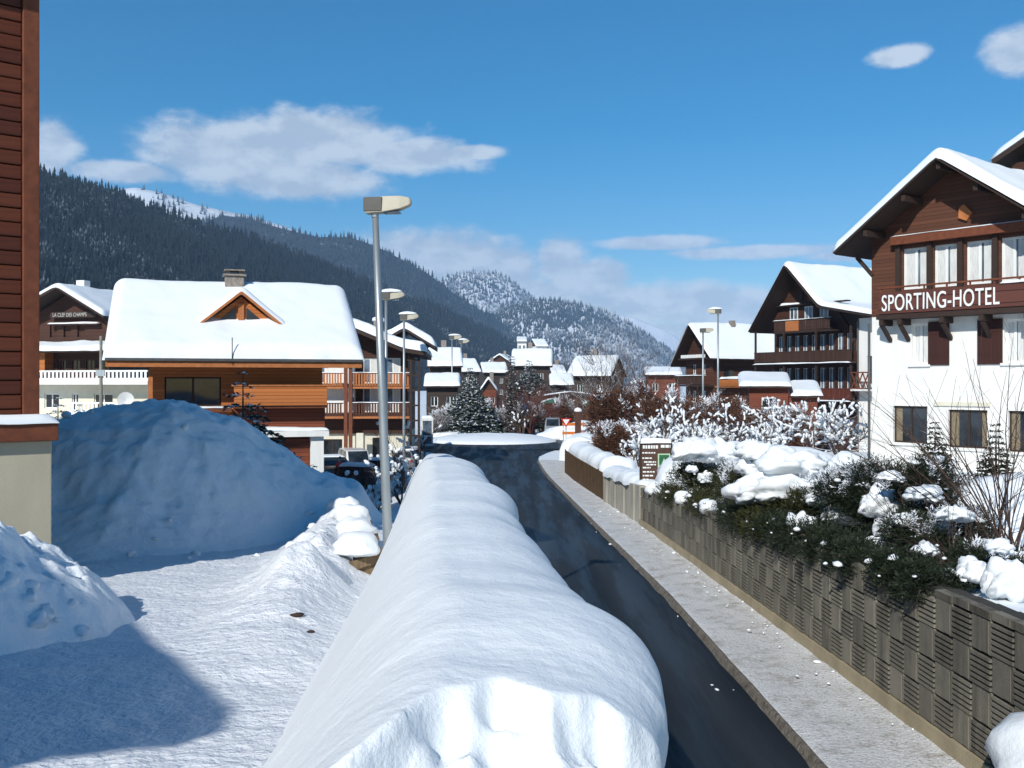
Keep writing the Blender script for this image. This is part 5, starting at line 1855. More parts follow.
def bare_shrub(name, label, loc, h, n_stem, tilt, mat, seed, levels=2, n_child=6, rad=0.03, snow=0, cat='shrub', group=None, spread=0.8, snow_size=0.12, segs=4, n=4):
    rng = random.Random(seed)
    t = thing(name, label, cat, loc, 0, group)
    br = branch_system((0, 0, -0.15), rng, levels, h, rad, spread, n_child, segs, 0.25, fan_dirs(rng, n_stem, tilt))
    m = MB()
    for i, (pts, rr) in enumerate(br):
        m.tube(pts, rr, n, 0, False)
    m.build('branches', mat, t)
    if snow:
        # snow lying along the upper side of the branches
        sn = MB()
        for k in range(snow):
            pts, rr = br[rng.randrange(len(br))]
            i0 = rng.randrange(0, max(1, len(pts) - 2))
            sub_ = pts[i0:i0 + rng.choice((2, 3, 3))]
            if len(sub_) < 2 or sub_[0].z < h * 0.12:
                continue
            q = []; ra = []
            for i in range(len(sub_) - 1):
                for f in (0, 0.34, 0.67):
                    q.append(sub_[i].lerp(sub_[i + 1], f) + Vector((rng.gauss(0, .012), rng.gauss(0, .012), snow_size * 0.35)))
                    ra.append(snow_size * rng.uniform(0.35, 0.85))
            q.append(sub_[-1] + Vector((0, 0, snow_size * 0.3))); ra.append(snow_size * 0.25)
            ra[0] = snow_size * 0.25
            sn.tube(q, ra, 6, 0, True)
        if sn.v:
            o = sn.build('branch_snow', SNOW, t, True)
            o['kind'] = 'stuff'
    return t


def evergreen(label, loc, lobes, count, seed, mat=None, caps=(), L=0.22, W=0.10, snow_top=0.05, droop=0.15, group='evergreen shrubs above the block wall', name='evergreen_shrub', k=6):
    t = thing(name, label, 'shrub', loc, 0, group)
    foliage('foliage', lobes, count, L, W, [mat or LEAF_DARK, LEAF_SNOW], t, seed, snow_top, k, droop)
    rng = random.Random(seed)
    tf = []
    for q in range(16):
        c, r = lobes[rng.randrange(len(lobes))]
        d = Vector((rng.gauss(-.3, 1), rng.gauss(-.5, 1), abs(rng.gauss(0.5, .7)))).normalized()
        s_ = rng.choice((.02, .03, .04, .06))
        tf.append(((c[0] + d.x * r[0], c[1] + d.y * r[1], c[2] + d.z * r[2]), (s_ * 1.4, s_ * 1.4, s_), q))
    o = blobs('snow_tufts', tf, SNOW, t, ICO1, 0.7, 0.6)
    o['kind'] = 'stuff'
    m = MB()
    for (c, r) in lobes:
        for q in range(3):
            a = rng.uniform(0, 6.28)
            m.tube([(rng.uniform(-.15, .15), rng.uniform(-.15, .15), -0.25), (c[0] * 0.6, c[1] * 0.6, c[2] * 0.5), (c[0] + r[0] * 0.4 * math.cos(a), c[1] + r[1] * 0.4 * math.sin(a), c[2] + r[2] * 0.5)], [0.05, 0.035, 0.01], 5)
    m.build('stem', BARK, t)
    for i, (c, s) in enumerate(caps):
        blobs('snow_cap', [(c, s, seed * 7 + i), ((c[0] + s[0] * 0.5, c[1] - s[1] * 0.15, c[2] - s[2] * 0.25), (s[0] * 0.6, s[1] * 0.6, s[2] * 0.75), seed + i + 50),
                           ((c[0] - s[0] * 0.55, c[1] + s[1] * 0.3, c[2] - s[2] * 0.2), (s[0] * 0.55, s[1] * 0.6, s[2] * 0.7), seed + i + 90)], SNOW, t, ICO4, 0.6, 0.6, 2.3)
    return t


def conifer(label, loc, h, r, seed, mat=None, whorls=16, per=9, snow=0.25, name='conifer', cat='tree', group=None, bare=0.06, sparse=1.0, power=1.0):
    """trunk, drooping branch fans with needle sprays, snow pads on the branches"""
    rng = np.random.default_rng(seed)
    t = thing(name, label, cat, loc, 0, group)
    MB().tube([(0, 0, -0.3), (0, 0, h * 0.5), (0, 0, h * 0.97)], [0.02 * h, 0.012 * h, 0.003 * h], 7).build('trunk', BARK, t)
    CC, DD, LL = [], [], []
    SN = []
    for i in range(whorls):
        f = (i + 0.5) / whorls
        z = h * (bare + (1 - bare) * f)
        R0 = r * (1 - f) ** power + 0.03 * r
        n = max(4, int(per * (0.6 + 0.6 * (1 - f)) * sparse))
        for b in range(n):
            a = 2 * math.pi * (b + rng.random() * 0.8) / n + i * 1.3
            Rb = R0 * (0.7 + 0.45 * rng.random())
            ns = max(2, int(Rb / (0.06 * r + 0.02 * h * 0.2) * 0.8))
            for s in range(ns):
                q = (s + 0.6) / ns
                x = Rb * q
                CC.append((math.cos(a) * x, math.sin(a) * x, z - 0.28 * Rb * q * q + rng.normal(0, 0.02 * h * 0.15)))
                DD.append((math.cos(a) + rng.normal(0, .25), math.sin(a) + rng.normal(0, .25), -0.15 + rng.normal(0, .2)))
                LL.append(0.42 * R0 + 0.03 * h)
            if rng.random() < snow:
                q = 0.45 + 0.5 * rng.random()
                SN.append(((math.cos(a) * Rb * q, math.sin(a) * Rb * q, z - 0.28 * Rb * q * q + 0.03), (0.09 * Rb + 0.025 * r, 0.09 * Rb + 0.025 * r, 0.04 * Rb + 0.015 * r), i * 31 + b))
    C = np.array(CC); D = np.array(DD); D /= np.linalg.norm(D, axis=1)[:, None]
    Q = leaf_quads(C, D, np.array(LL), 0.12, rng, 6)
    V = Q.reshape(-1, 3)
    np_mesh('crown', V, np.arange(len(V)).reshape(-1, 4), mat or LEAF_FIR, t)
    if SN:
        o = blobs('snow_pads', SN, SNOW, t, ICO1, 0.4, 0.5)
        o['kind'] = 'stuff'
    return t
# ------------------------------------------------------------------ evergreen shrubs above the block wall (near to far)
def wall_shrub(label, px, py_top, Y, w, hfrac, seed, mat=None, caps=(), count=1500, L=0.2, back=0.5, snow_top=0.04, hang=0.25, lobes=None):
    x = (px - 512) / FPX * Y
    g = garden_z(x, Y)
    top = CZ - (py_top - 384) / FPX * Y
    h = max(0.5, top - g)
    if lobes is None:
        rng = random.Random(seed)
        lobes = [((0, 0, h * 0.45), (w * 0.6, w * 0.7, h * 0.55))]
        for k in range(4):
            a = rng.uniform(0, 6.28)
            lobes.append(((math.cos(a) * w * 0.45, math.sin(a) * w * 0.5, h * rng.uniform(0.35, 0.7)), (w * 0.4, w * 0.4, h * 0.36)))
        if hang:
            xo = float(wall_x(Y)) - x
            for q in (-0.6, 0.0, 0.6):
                lobes.append(((xo * 0.8 - 0.02, q * w, 0.10), (max(0.4, abs(xo) * 0.4), w * 0.38, 0.30 + 0.1 * q)))
    cs = []
    for (cx, cy, sx, sz) in caps:     # pixel centre of the cap and half sizes in pixels
        Yc = Y - (0.75 if cy < py_top + 25 else 1.4) * w
        cs.append((((cx - 512) / FPX * Yc - x, Yc - Y, CZ - (cy - 384) / FPX * Yc - g - sz / FPX * Yc * 0.4), (sx / FPX * Yc, sx / FPX * Yc * 0.9, sz / FPX * Yc * 1.2)))
    return evergreen(label, (x, Y, g), lobes, count, seed, mat, cs, L, 0.055, snow_top)


SHR = [
    ('olive evergreen shrub beside the information board, under a broad snow cap', 706, 455, 33, 1.5, LEAF_OLIVE, 2600, [(697, 447, 18, 10), (724, 449, 15, 8), (692, 468, 4, 3), (705, 476, 5, 4)]),
    ('olive evergreen shrub under two snow cushions left of the long drift', 740, 455, 28.5, 1.5, LEAF_OLIVE, 2600, [(750, 466, 9, 7), (761, 450, 16, 7), (736, 486, 4, 3)]),
    ('low dark shrub spilling over the wall under the biggest rounded snow cushion', 783, 478, 24.5, 1.4, LEAF_DARK, 2600, [(780, 485, 34, 14), (791, 459, 24, 11)]),
    ('evergreen shrub hanging over the wall with one hanging snow clump', 812, 478, 22.5, 1.3, LEAF_OLIVE, 2600, [(801, 528, 12, 15), (849, 513, 17, 8), (824, 497, 12, 6)]),
    ('feathery dark juniper with upright sprays in front of the hotel corner', 852, 462, 21, 1.35, LEAF_DARK, 3600, [(879, 500, 13, 12), (883, 521, 7, 10), (863, 546, 17, 9)]),
    ('tall dense yew in front of the first hotel window', 905, 452, 19.5, 1.5, LEAF_DARK, 5200, [(924, 492, 14, 6), (905, 520, 9, 5), (890, 475, 9, 4)]),
    ('dark trailing shrub over the wall under the hotel windows', 940, 500, 17.5, 1.4, LEAF_DARK, 4200, [(955, 512, 12, 6), (925, 548, 9, 5)]),
    ('nearest evergreen shrub draped over the wall at the right edge', 990, 552, 14.8, 1.1, LEAF_DARK, 3400, [(976, 567, 13, 9), (1009, 577, 17, 16), (1000, 545, 9, 6)]),
]
for i, (lab, px, pt, Y, w, mt, cnt, caps) in enumerate(SHR):
    wall_shrub(lab, px, pt, Y, w, 1, i + 1, mt, [(q[0], q[1], q[2] * 1.25, q[3] * 1.25) for q in caps], int(cnt * 1.9), 0.17 if Y > 20 else 0.145, snow_top=0.045)
# tufts of snow caught on the wall edge
for k, (px, py, s, Y) in enumerate(((660, 484, 6, 36), (672, 487, 4, 35), (712, 500, 6, 31), (757, 515, 7, 27.5))):
    x = (px - 512) / FPX * Y
    c = (float(wall_x(Y)) + 0.12, Y, float(wall_top(Y)) + 0.05)
    o = blobs('wall_snow_clump', [(c, (s / FPX * Y * 1.4, s / FPX * Y * 1.6, s / FPX * Y * 1.3), 70 + k)], SNOW, None, ICO3, 0.35, 0.8)
    tag(o, ['snow clump on the wall edge right below the information board', 'small snow crumb on the wall edge next to the board clump', 'snow clump on the wall edge below the first olive shrub', 'snow clump on the wall edge between the second and third shrub'][k], 'snow clump')
# drifts of snow between the shrubs
for k, (px, py, Y, sx, sz, lab) in enumerate(((690, 452, 37, 1.4, 0.5, 'rounded snow drift right of the information board'), (790, 452, 31, 2.2, 0.55, 'long snow drift behind the shrubs above the wall'), (850, 455, 27, 1.3, 0.5, 'snow drift at the corner of the hotel garden'),
                                              (1000, 470, 19.5, 1.5, 0.5, 'sunlit snow drift under the third hotel window'), (960, 478, 22, 1.3, 0.45, 'snow drift between the yew and the hotel wall'))):
    x = (px - 512) / FPX * Y
    g = garden_z(x, Y)
    top = CZ - (py - 384) / FPX * Y
    o = blobs('snow_drift', [((x, Y, g), (sx, sx * 0.9, max(0.35, top - g)), 200 + k), ((x + sx * 0.8, Y + 0.4, g), (sx * 0.8, sx * 0.8, max(0.3, (top - g) * 0.8)), 220 + k)], SNOW, None, ICO3, 0.25, 0.5)
    tag(o, lab, 'snow drift')

# two slim spruces in front of the hotel
for px, pt, Y, h_, r_, sd, lab in ((935, 420, 23, 2.6, 0.75, 3, 'slim young spruce in front of the second hotel window'), (996, 422, 20, 2.4, 0.62, 4, 'slim young spruce in front of the third hotel window')):
    x = (px - 512) / FPX * Y
    top = CZ - (pt - 384) / FPX * Y
    conifer(lab, (x, Y, garden_z(x, Y)), top - garden_z(x, Y), r_, sd, LEAF_DARK, 20, 13, 0.10, 'young_spruce')

# large bare shrub with long arching rods at the right edge
def rod_shrub(label, px, Y, seed, n, h, lean, rad=0.022):
    rng = random.Random(seed)
    x = (px - 512) / FPX * Y
    t = thing('bare_shrub', label, 'shrub', (x, Y, garden_z(x, Y)), 0, 'bare arching shrubs by the hotel')
    m = MB()
    for k in range(n):
        a = rng.uniform(0, 6.28); tl = rng.uniform(0.1, 0.75)
        d = Vector((math.cos(a) * tl + lean, math.sin(a) * tl * 0.6, 1)).normalized()
        L = h * rng.uniform(0.6, 1.15)
        pts = [Vector((rng.uniform(-.2, .2), rng.uniform(-.2, .2), -0.1))]; rr = [rad]
        for s in range(7):
            d = (d + Vector((math.cos(a) * 0.05, math.sin(a) * 0.05, -0.045)) + Vector((rng.gauss(0, .05), rng.gauss(0, .05), rng.gauss(0, .03)))).normalized()
            pts.append(pts[-1] + d * L / 7); rr.append(rad * (1 - 0.12 * (s + 1)))
        m.tube(pts, rr, 4, 0, False)
        for q in range(rng.randrange(4, 9)):
            i = rng.randrange(2, 7)
            p = pts[i]; dd = (d + Vector((rng.gauss(0, .6), rng.gauss(0, .6), rng.gauss(0.1, .4)))).normalized()
            l2 = L * rng.uniform(0.12, 0.35)
            m.tube([p, p + dd * l2 * 0.5 + Vector((0, 0, .02)), p + dd * l2], [rr[i] * 0.6, rr[i] * 0.4, 0.003], 3, 0, False)
    m.build('branches', TWIG_BARE, t)
    return t


rod_shrub('tall bare shrub with long arching rods in front of the hotel at the right edge', 1010, 17.0, 5, 34, 4.3, -0.15, 0.016)
rod_shrub('thin bare shrub in front of the second hotel window', 972, 19.5, 8, 14, 3.8, -0.3, 0.013)
rod_shrub('bare shrub with upright rods between the yew and the juniper', 925, 18.2, 14, 10, 2.6, -0.1, 0.009)
rod_shrub('low tangle of bare rods hanging over the wall under the yew', 968, 15.4, 9, 30, 1.5, -0.35, 0.007)
rod_shrub('slender bare sapling left of the hotel corner', 868, 24.0, 11, 5, 2.1, 0.0, 0.008)

# snow-laden shrubs and brown hedges between the garden and the far chalets
for k, (px, pt, Y, n, lab) in enumerate(((660, 402, 60, 10, 'big snow-laden shrub with forked stems left of the garden'), (700, 408, 56, 8, 'snow-laden shrub in the middle of the garden'), (735, 405, 58, 8, 'snowy shrub in front of the red shed'),
                                         (775, 400, 57, 8, 'white-frosted shrub right of the red shed'), (815, 398, 52, 9, 'spreading snowy shrub below the long balconies'), (840, 402, 49, 7, 'snowy shrub next to the white hotel wall'),
                                         (640, 425, 52, 7, 'low snow-laden shrub behind the information board'), (690, 428, 47, 7, 'low frosted shrub above the panel wall'), (765, 425, 48, 7, 'low frosted shrub behind the snow drifts'))):
    x = (px - 512) / FPX * Y
    g = garden_z(x, Y)
    h = CZ - (pt - 384) / FPX * Y - g
    bare_shrub('snowy_shrub', lab, (x, Y, g), max(1.2, h * 0.75), n, 0.95, TWIG_SNOW, 40 + k, 2, 6, 0.07, 130, group='snow-laden shrubs in the garden', snow_size=0.10, spread=0.9)


def hedge(label, px0, px1, py_top, Y, seed, mat, snow_top, count, depth=1.6, L=0.35, twig=True, name='hedge', gz=None):
    x0 = (px0 - 512) / FPX * Y; x1 = (px1 - 512) / FPX * Y
    cx = (x0 + x1) / 2
    g = garden_z(cx, Y) if cx > wall_x(min(Y, 80)) else 0.1
    g = g if gz is None else gz
    top = CZ - (py_top - 384) / FPX * Y
    h = top - g
    rng = random.Random(seed)
    t = thing(name, label, 'hedge', (cx, Y, g), 0)
    n = max(3, int((x1 - x0) / (h * 0.7)))
    lobes = []
    for k in range(n):
        q = (k + 0.5) / n
        hh = h * rng.uniform(0.75, 1.1)
        lobes.append(((x0 - cx + (x1 - x0) * q, rng.uniform(-.3, .3), hh * 0.5), ((x1 - x0) / n * 0.75, depth * 0.6, hh * 0.55)))
    foliage('foliage', lobes, count, L, 0.07, [mat, LEAF_SNOW], t, seed, snow_top, 5, 0.1)
    m = MB()
    for k in range(n * 10):
        c, r = lobes[k % n]
        a = Vector((c[0] + rng.uniform(-.5, .5) * r[0], c[1] + rng.uniform(-.5, .5) * r[1], -0.1))
        b = Vector((c[0] + rng.uniform(-1, 1) * r[0], c[1] + rng.uniform(-1, 1) * r[1], c[2] + r[2] * rng.uniform(0.5, 1.15)))
        m.tube([a, a.lerp(b, 0.5) + Vector((rng.gauss(0, .1), 0, 0)), b], [0.035, 0.025, 0.008], 4, 0, False)
    m.build('stems', TWIG_RED, t)
    return t


hedge('long rust-brown hedge right of the roundabout', 590, 650, 378, 82, 3, LEAF_BROWN, 0.02, 4600, 3, 0.45)
hedge('rust-brown hedge below the steep chalet', 640, 700, 384, 78, 4, LEAF_BROWN, 0.03, 4600, 3, 0.45)
hedge('rust-brown undergrowth in front of the shed', 695, 745, 398, 70, 5, LEAF_BROWN, 0.06, 2900, 2.5, 0.4)
hedge('brown clipped hedge behind the fence snow', 598, 640, 424, 61, 6, LEAF_BROWN, 0.1, 2600, 1.6, 0.35)
hedge('brown hedge behind the snowy garden shrubs', 735, 805, 402, 62, 7, LEAF_BROWN, 0.08, 2600, 2.0, 0.4)
hedge('frosted low hedge at the street corner', 597, 648, 414, 66, 8, LEAF_BROWN, 0.4, 1800, 2.0, 0.35)

# conifers and bare trees round the roundabout
def ground_at(px, Y):
    return ((px - 512) / FPX * Y, Y, 0.05)


conifer('full snow-dotted fir standing behind the roundabout', ground_at(470, 119), 8.2, 3.1, 21, LEAF_FIR, 22, 13, 0.42, 'fir_tree')
conifer('slim dark columnar conifer right of the motorhome', ground_at(511, 119), 9.6, 0.6, 22, leafy('needles_rusty', (0.05, 0.03, 0.018), 0.1), 26, 8, 0.25, 'columnar_conifer', power=0.35)
conifer('green pine in front of the broad-roofed village house', ground_at(529, 150), 9.8, 2.6, 23, LEAF_FIR, 12, 8, 0.3, 'pine_tree', bare=0.5)
bare_shrub('bare_tree', 'rounded bare tree with reddish twigs behind the roundabout', ground_at(531, 122), 4.6, 9, 0.7, TWIG_RED, 61, 3, 6, 0.11, 12, 'tree', 'bare trees of the village', 0.7, 0.18, 4, 3)
bare_shrub('bare_tree', 'frosted small tree below the reddish bare tree', ground_at(522, 116), 2.6, 6, 0.6, TWIG_BROWN, 62, 2, 6, 0.06, 14, 'tree', 'bare trees of the village', 0.8, 0.15, 4, 3)
for k, (px, pt, Y, lab) in enumerate(((607, 330, 150, 'tall bare tree group standing above the chalet beyond the hedges'), (622, 338, 145, 'bare brown tree right of the chalet beyond the hedges'), (596, 352, 128, 'frosted bare tree in front of the chalet roof'), (572, 345, 190, 'thin distant bare tree behind the chalet'), (640, 352, 140, 'bare tree left of the steep chalet'))):
    x, y, z = ground_at(px, Y)
    h = CZ - (pt - 384) / FPX * Y
    bare_shrub('bare_tree', lab, (x, y, z), h * 0.72, 4, 0.28, TWIG_SNOW if k == 2 else TWIG_BROWN, 70 + k, 3, 5, 0.13, 0, 'tree', 'bare trees of the village', 0.55, 0.2, 4, 3)
conifer('dark distant spruce behind the village chalet', ground_at(588, 200), 14, 3, 25, LEAF_DARK, 16, 8, 0.1, 'spruce')

# left of the road: scrub between the snow bank and the car park, firs beside the orange chalet
for k, (px, py, Y, h, lab, mt, sn) in enumerate(((306, 470, 36, 2.0, 'snowy low shrub at the corner of the orange chalet', TWIG_SNOW, 60), (330, 474, 34, 1.5, 'small snowy shrub behind the big heap', TWIG_SNOW, 60), (402, 470, 42, 2.2, 'dark scrub behind the lamp post', TWIG_BROWN, 50),
                                                 (372, 470, 39, 1.8, 'dark twiggy scrub left of the lamp post', TWIG_BROWN, 60), (420, 450, 56, 3.2, 'thin bare sapling at the car park exit', TWIG_BARE, 6), (408, 455, 50, 4.2, 'taller bare sapling in front of the apartment house', TWIG_BARE, 5))):
    x = (px - 512) / FPX * Y
    g = float(left_base(np.array(x), np.array(float(Y))))
    bare_shrub('scrub', lab, (x, Y, g), h * 0.8, 3 if k > 3 else 7, 0.25 if k > 3 else 0.8, mt, 90 + k, 2, 5, 0.05, sn, group='scrub along the car park', snow_size=0.13)
conifer('sparse young fir in front of the orange chalet', pix(243, 470, 35) * 1.0, 3.6, 1.5, 31, LEAF_FIR, 9, 6, 0.45, 'young_fir', sparse=0.7)
conifer('young fir with snow on its branches behind the big heap', (pix(268, 480, 34).x, 34, 0.6), 2.8, 1.3, 32, LEAF_FIR, 9, 6, 0.6, 'young_fir', sparse=0.8)
conifer('small snowy fir right of the orange chalet', (pix(313, 480, 36).x, 36, 0.4), 3.0, 1.2, 33, LEAF_FIR, 9, 7, 0.6, 'young_fir', sparse=0.8)
for k, (px, Y, h, lab) in enumerate(((58, 74, 5.2, 'dark snowy fir under the far left balcony'), (80, 78, 4.6, 'second snowy fir beside the far left balcony house'), (72, 70, 3.6, 'low snowy fir peeping over the big heap'))):
    conifer(lab, ((px - 512) / FPX * Y, Y, 0.2), h, 2.2, 35 + k, LEAF_FIR, 10, 8, 0.5, 'garden_fir', group='firs by the balcony house')

# more trees and bushes between the roundabout and the village houses
VT = [(437, 116, 3.0, TWIG_SNOW, 'frosted bush left of the village fir'), (449, 128, 4.2, TWIG_RED, 'reddish bare tree behind the street lamps'), (494, 140, 4.5, TWIG_RED, 'reddish bare tree right of the motorhome'), (504, 126, 2.6, TWIG_SNOW, 'frosted bush at the foot of the slim conifer'),
      (543, 125, 4.0, TWIG_RED, 'reddish bare tree above the silver minivan'), (560, 138, 4.8, TWIG_SNOW, 'frosted tree left of the chalet beyond the hedges'), (583, 118, 4.6, TWIG_BROWN, 'brown bare tree behind the wooden post'), (612, 100, 5.4, TWIG_BROWN, 'brown bare tree rising from the long hedge'),
      (634, 96, 5.2, TWIG_SNOW, 'frosted tree rising from the long hedge'), (655, 92, 5.4, TWIG_RED, 'reddish tree left of the steep chalet balcony'), (676, 86, 4.6, TWIG_SNOW, 'frosted tree at the foot of the steep chalet'), (602, 120, 6.5, TWIG_SNOW, 'tall frosted tree in front of the chalet roof edge'), (520, 135, 5.0, TWIG_RED, 'reddish tree under the broad-roofed house')]
for k, (px, Y, h, mt, lab) in enumerate(VT):
    bare_shrub('village_tree', lab, ground_at(px, Y), h * 0.8, 6, 0.6, mt, 140 + k, 3, 6, 0.09, 0, 'tree', 'trees between roundabout and houses', 0.75, 0.15, 4, 3)

hedge('snow-dusted bushes between the telephone box and the village fir', 432, 462, 404, 121, 21, LEAF_BROWN, 0.35, 2000, 2.5, 0.5, gz=0.05)
hedge('snow-dusted dark bushes right of the village fir', 484, 508, 402, 132, 22, LEAF_DARK, 0.35, 1600, 2.5, 0.5, gz=0.05)
hedge('dark snow-dusted bushes under the reddish bare tree', 512, 546, 406, 124, 23, LEAF_OLIVE, 0.2, 2000, 2.5, 0.5, gz=0.05)
hedge('brown bushes behind the give-way sign', 556, 604, 392, 126, 24, LEAF_BROWN, 0.12, 2600, 3, 0.5, gz=0.05)
neighbour_fn()


# ------------------------------------------------------------------ information board
def info_board():
    Y = 39.5
    p0 = pix(641, 443, Y); p1 = pix(671, 443, Y)
    g = garden_z(p0.x, Y)
    zt = CZ - (443 - 384) / FPX * Y
    zb = CZ - (481 - 384) / FPX * Y
    t = thing('information_board', 'brown hotel direction board with pale lettering and a green and yellow poster', 'sign', (p0.x, Y, g), 0)
    W = p1.x - p0.x
    BR = plain('board_paint', (0.085, 0.045, 0.03), 0.6, 0.15, 4)
    MB().box(0, W, 0, 0.06, zb - g, zt - g).build('panel', BR, t)
    for x in (-0.05, W - 0.03):
        MB().box(x, x + 0.08, -0.01, 0.09, -0.3, zt - g + 0.08).build('post', BEAM, t)
    m = MB()
    rng = random.Random(4)
    H = zt - zb

    def line(fy, fx0, fx1, hh):
        x = fx0 * W
        z = zt - g - fy * H
        while x < fx1 * W - 0.03:
            w = rng.uniform(0.05, 0.16)
            m.box(x, min(x + w, fx1 * W), -0.012, -0.001, z - hh, z)
            x += w + 0.03
    line(0.06, 0.06, 0.60, 0.13); line(0.05, 0.66, 0.98, 0.11)
    for fy, a, b in ((0.24, 0.04, 0.5), (0.38, 0.04, 0.36), (0.48, 0.1, 0.5), (0.55, 0.18, 0.5), (0.63, 0.06, 0.32), (0.74, 0.06, 0.45), (0.84, 0.06, 0.40), (0.94, 0.06, 0.25)):
        line(fy, a, b, 0.055)
    o = m.build('lettering', WHITE_PAINT, t); o['kind'] = 'stuff'
    GR = plain('poster_green', (0.03, 0.13, 0.05), 0.6, 0.2, 4); YE = plain('poster_yellow', (0.70, 0.62, 0.18), 0.6, 0.1, 4); PG = plain('poster_frame', (0.45, 0.62, 0.40), 0.6, 0.1, 4)
    po = MB().box(0.56 * W, 0.97 * W, -0.03, -0.001, zt - g - 0.83 * H, zt - g - 0.28 * H).build('poster', PG, t)
    MB().box(0.60 * W, 0.93 * W, -0.036, -0.031, zt - g - 0.58 * H, zt - g - 0.31 * H).build('poster_picture', GR, po)
    MB().box(0.58 * W, 0.95 * W, -0.036, -0.031, zt - g - 0.81 * H, zt - g - 0.61 * H).build('poster_text_field', YE, po)
    cx = 0.765 * W; cz = zt - g - 0.5 * H
    MB().prism([(cx - 0.09, cz - 0.08), (cx + 0.09, cz - 0.08), (cx + 0.03, cz + 0.06), (cx, cz + 0.16), (cx - 0.05, cz + 0.05)], -0.042, -0.037).build('poster_figure', PG, po)
    loft_snow([(0, -0.03, zt - g), (0, 0.10, zt - g)], (W, 0, 0), 0.14, t, 20, 8, 3, 0.9, 0.03, 0.1, 'board_snow')


info_board()


# ------------------------------------------------------------------ vehicles
TYRE = plain('tyre', (0.012, 0.012, 0.012), 0.85, 0.2, 10)
RIM = plain('rim', (0.10, 0.10, 0.105), 0.5, 0.1, 10, metal=0.7)
LIGHT = plain('headlight', (0.75, 0.76, 0.78), 0.15, 0.05, 10, spec=0.6)
TAIL = plain('taillight', (0.35, 0.02, 0.015), 0.25, 0.1, 10)
CAR = {'hatch': ([(-2.02, .74, .42, .74, .80, .66), (-1.95, .82, .30, .88, .96, .72), (-1.70, .84, .27, .92, 1.36, .60), (-1.1, .85, .27, .93, 1.47, .62), (.15, .85, .27, .93, 1.46, .62), (.98, .85, .27, .94, 1.0, .74), (1.75, .82, .27, .80, .86, .70), (2.03, .72, .36, .60, .66, .58)], 2, 4, 5, (-1.3, 1.28), .31),
       'van': ([(-2.40, .84, .42, .95, 1.05, .80), (-2.34, .92, .32, 1.12, 2.02, .80), (-1.9, .94, .30, 1.15, 2.14, .82), (-.5, .95, .30, 1.15, 2.16, .82), (.85, .95, .30, 1.15, 2.08, .80), (1.6, .95, .30, 1.12, 1.2, .84), (2.25, .90, .30, .92, 1.0, .78), (2.42, .80, .40, .66, .72, .66)], 1, 4, 5, (-1.55, 1.55), .34)}


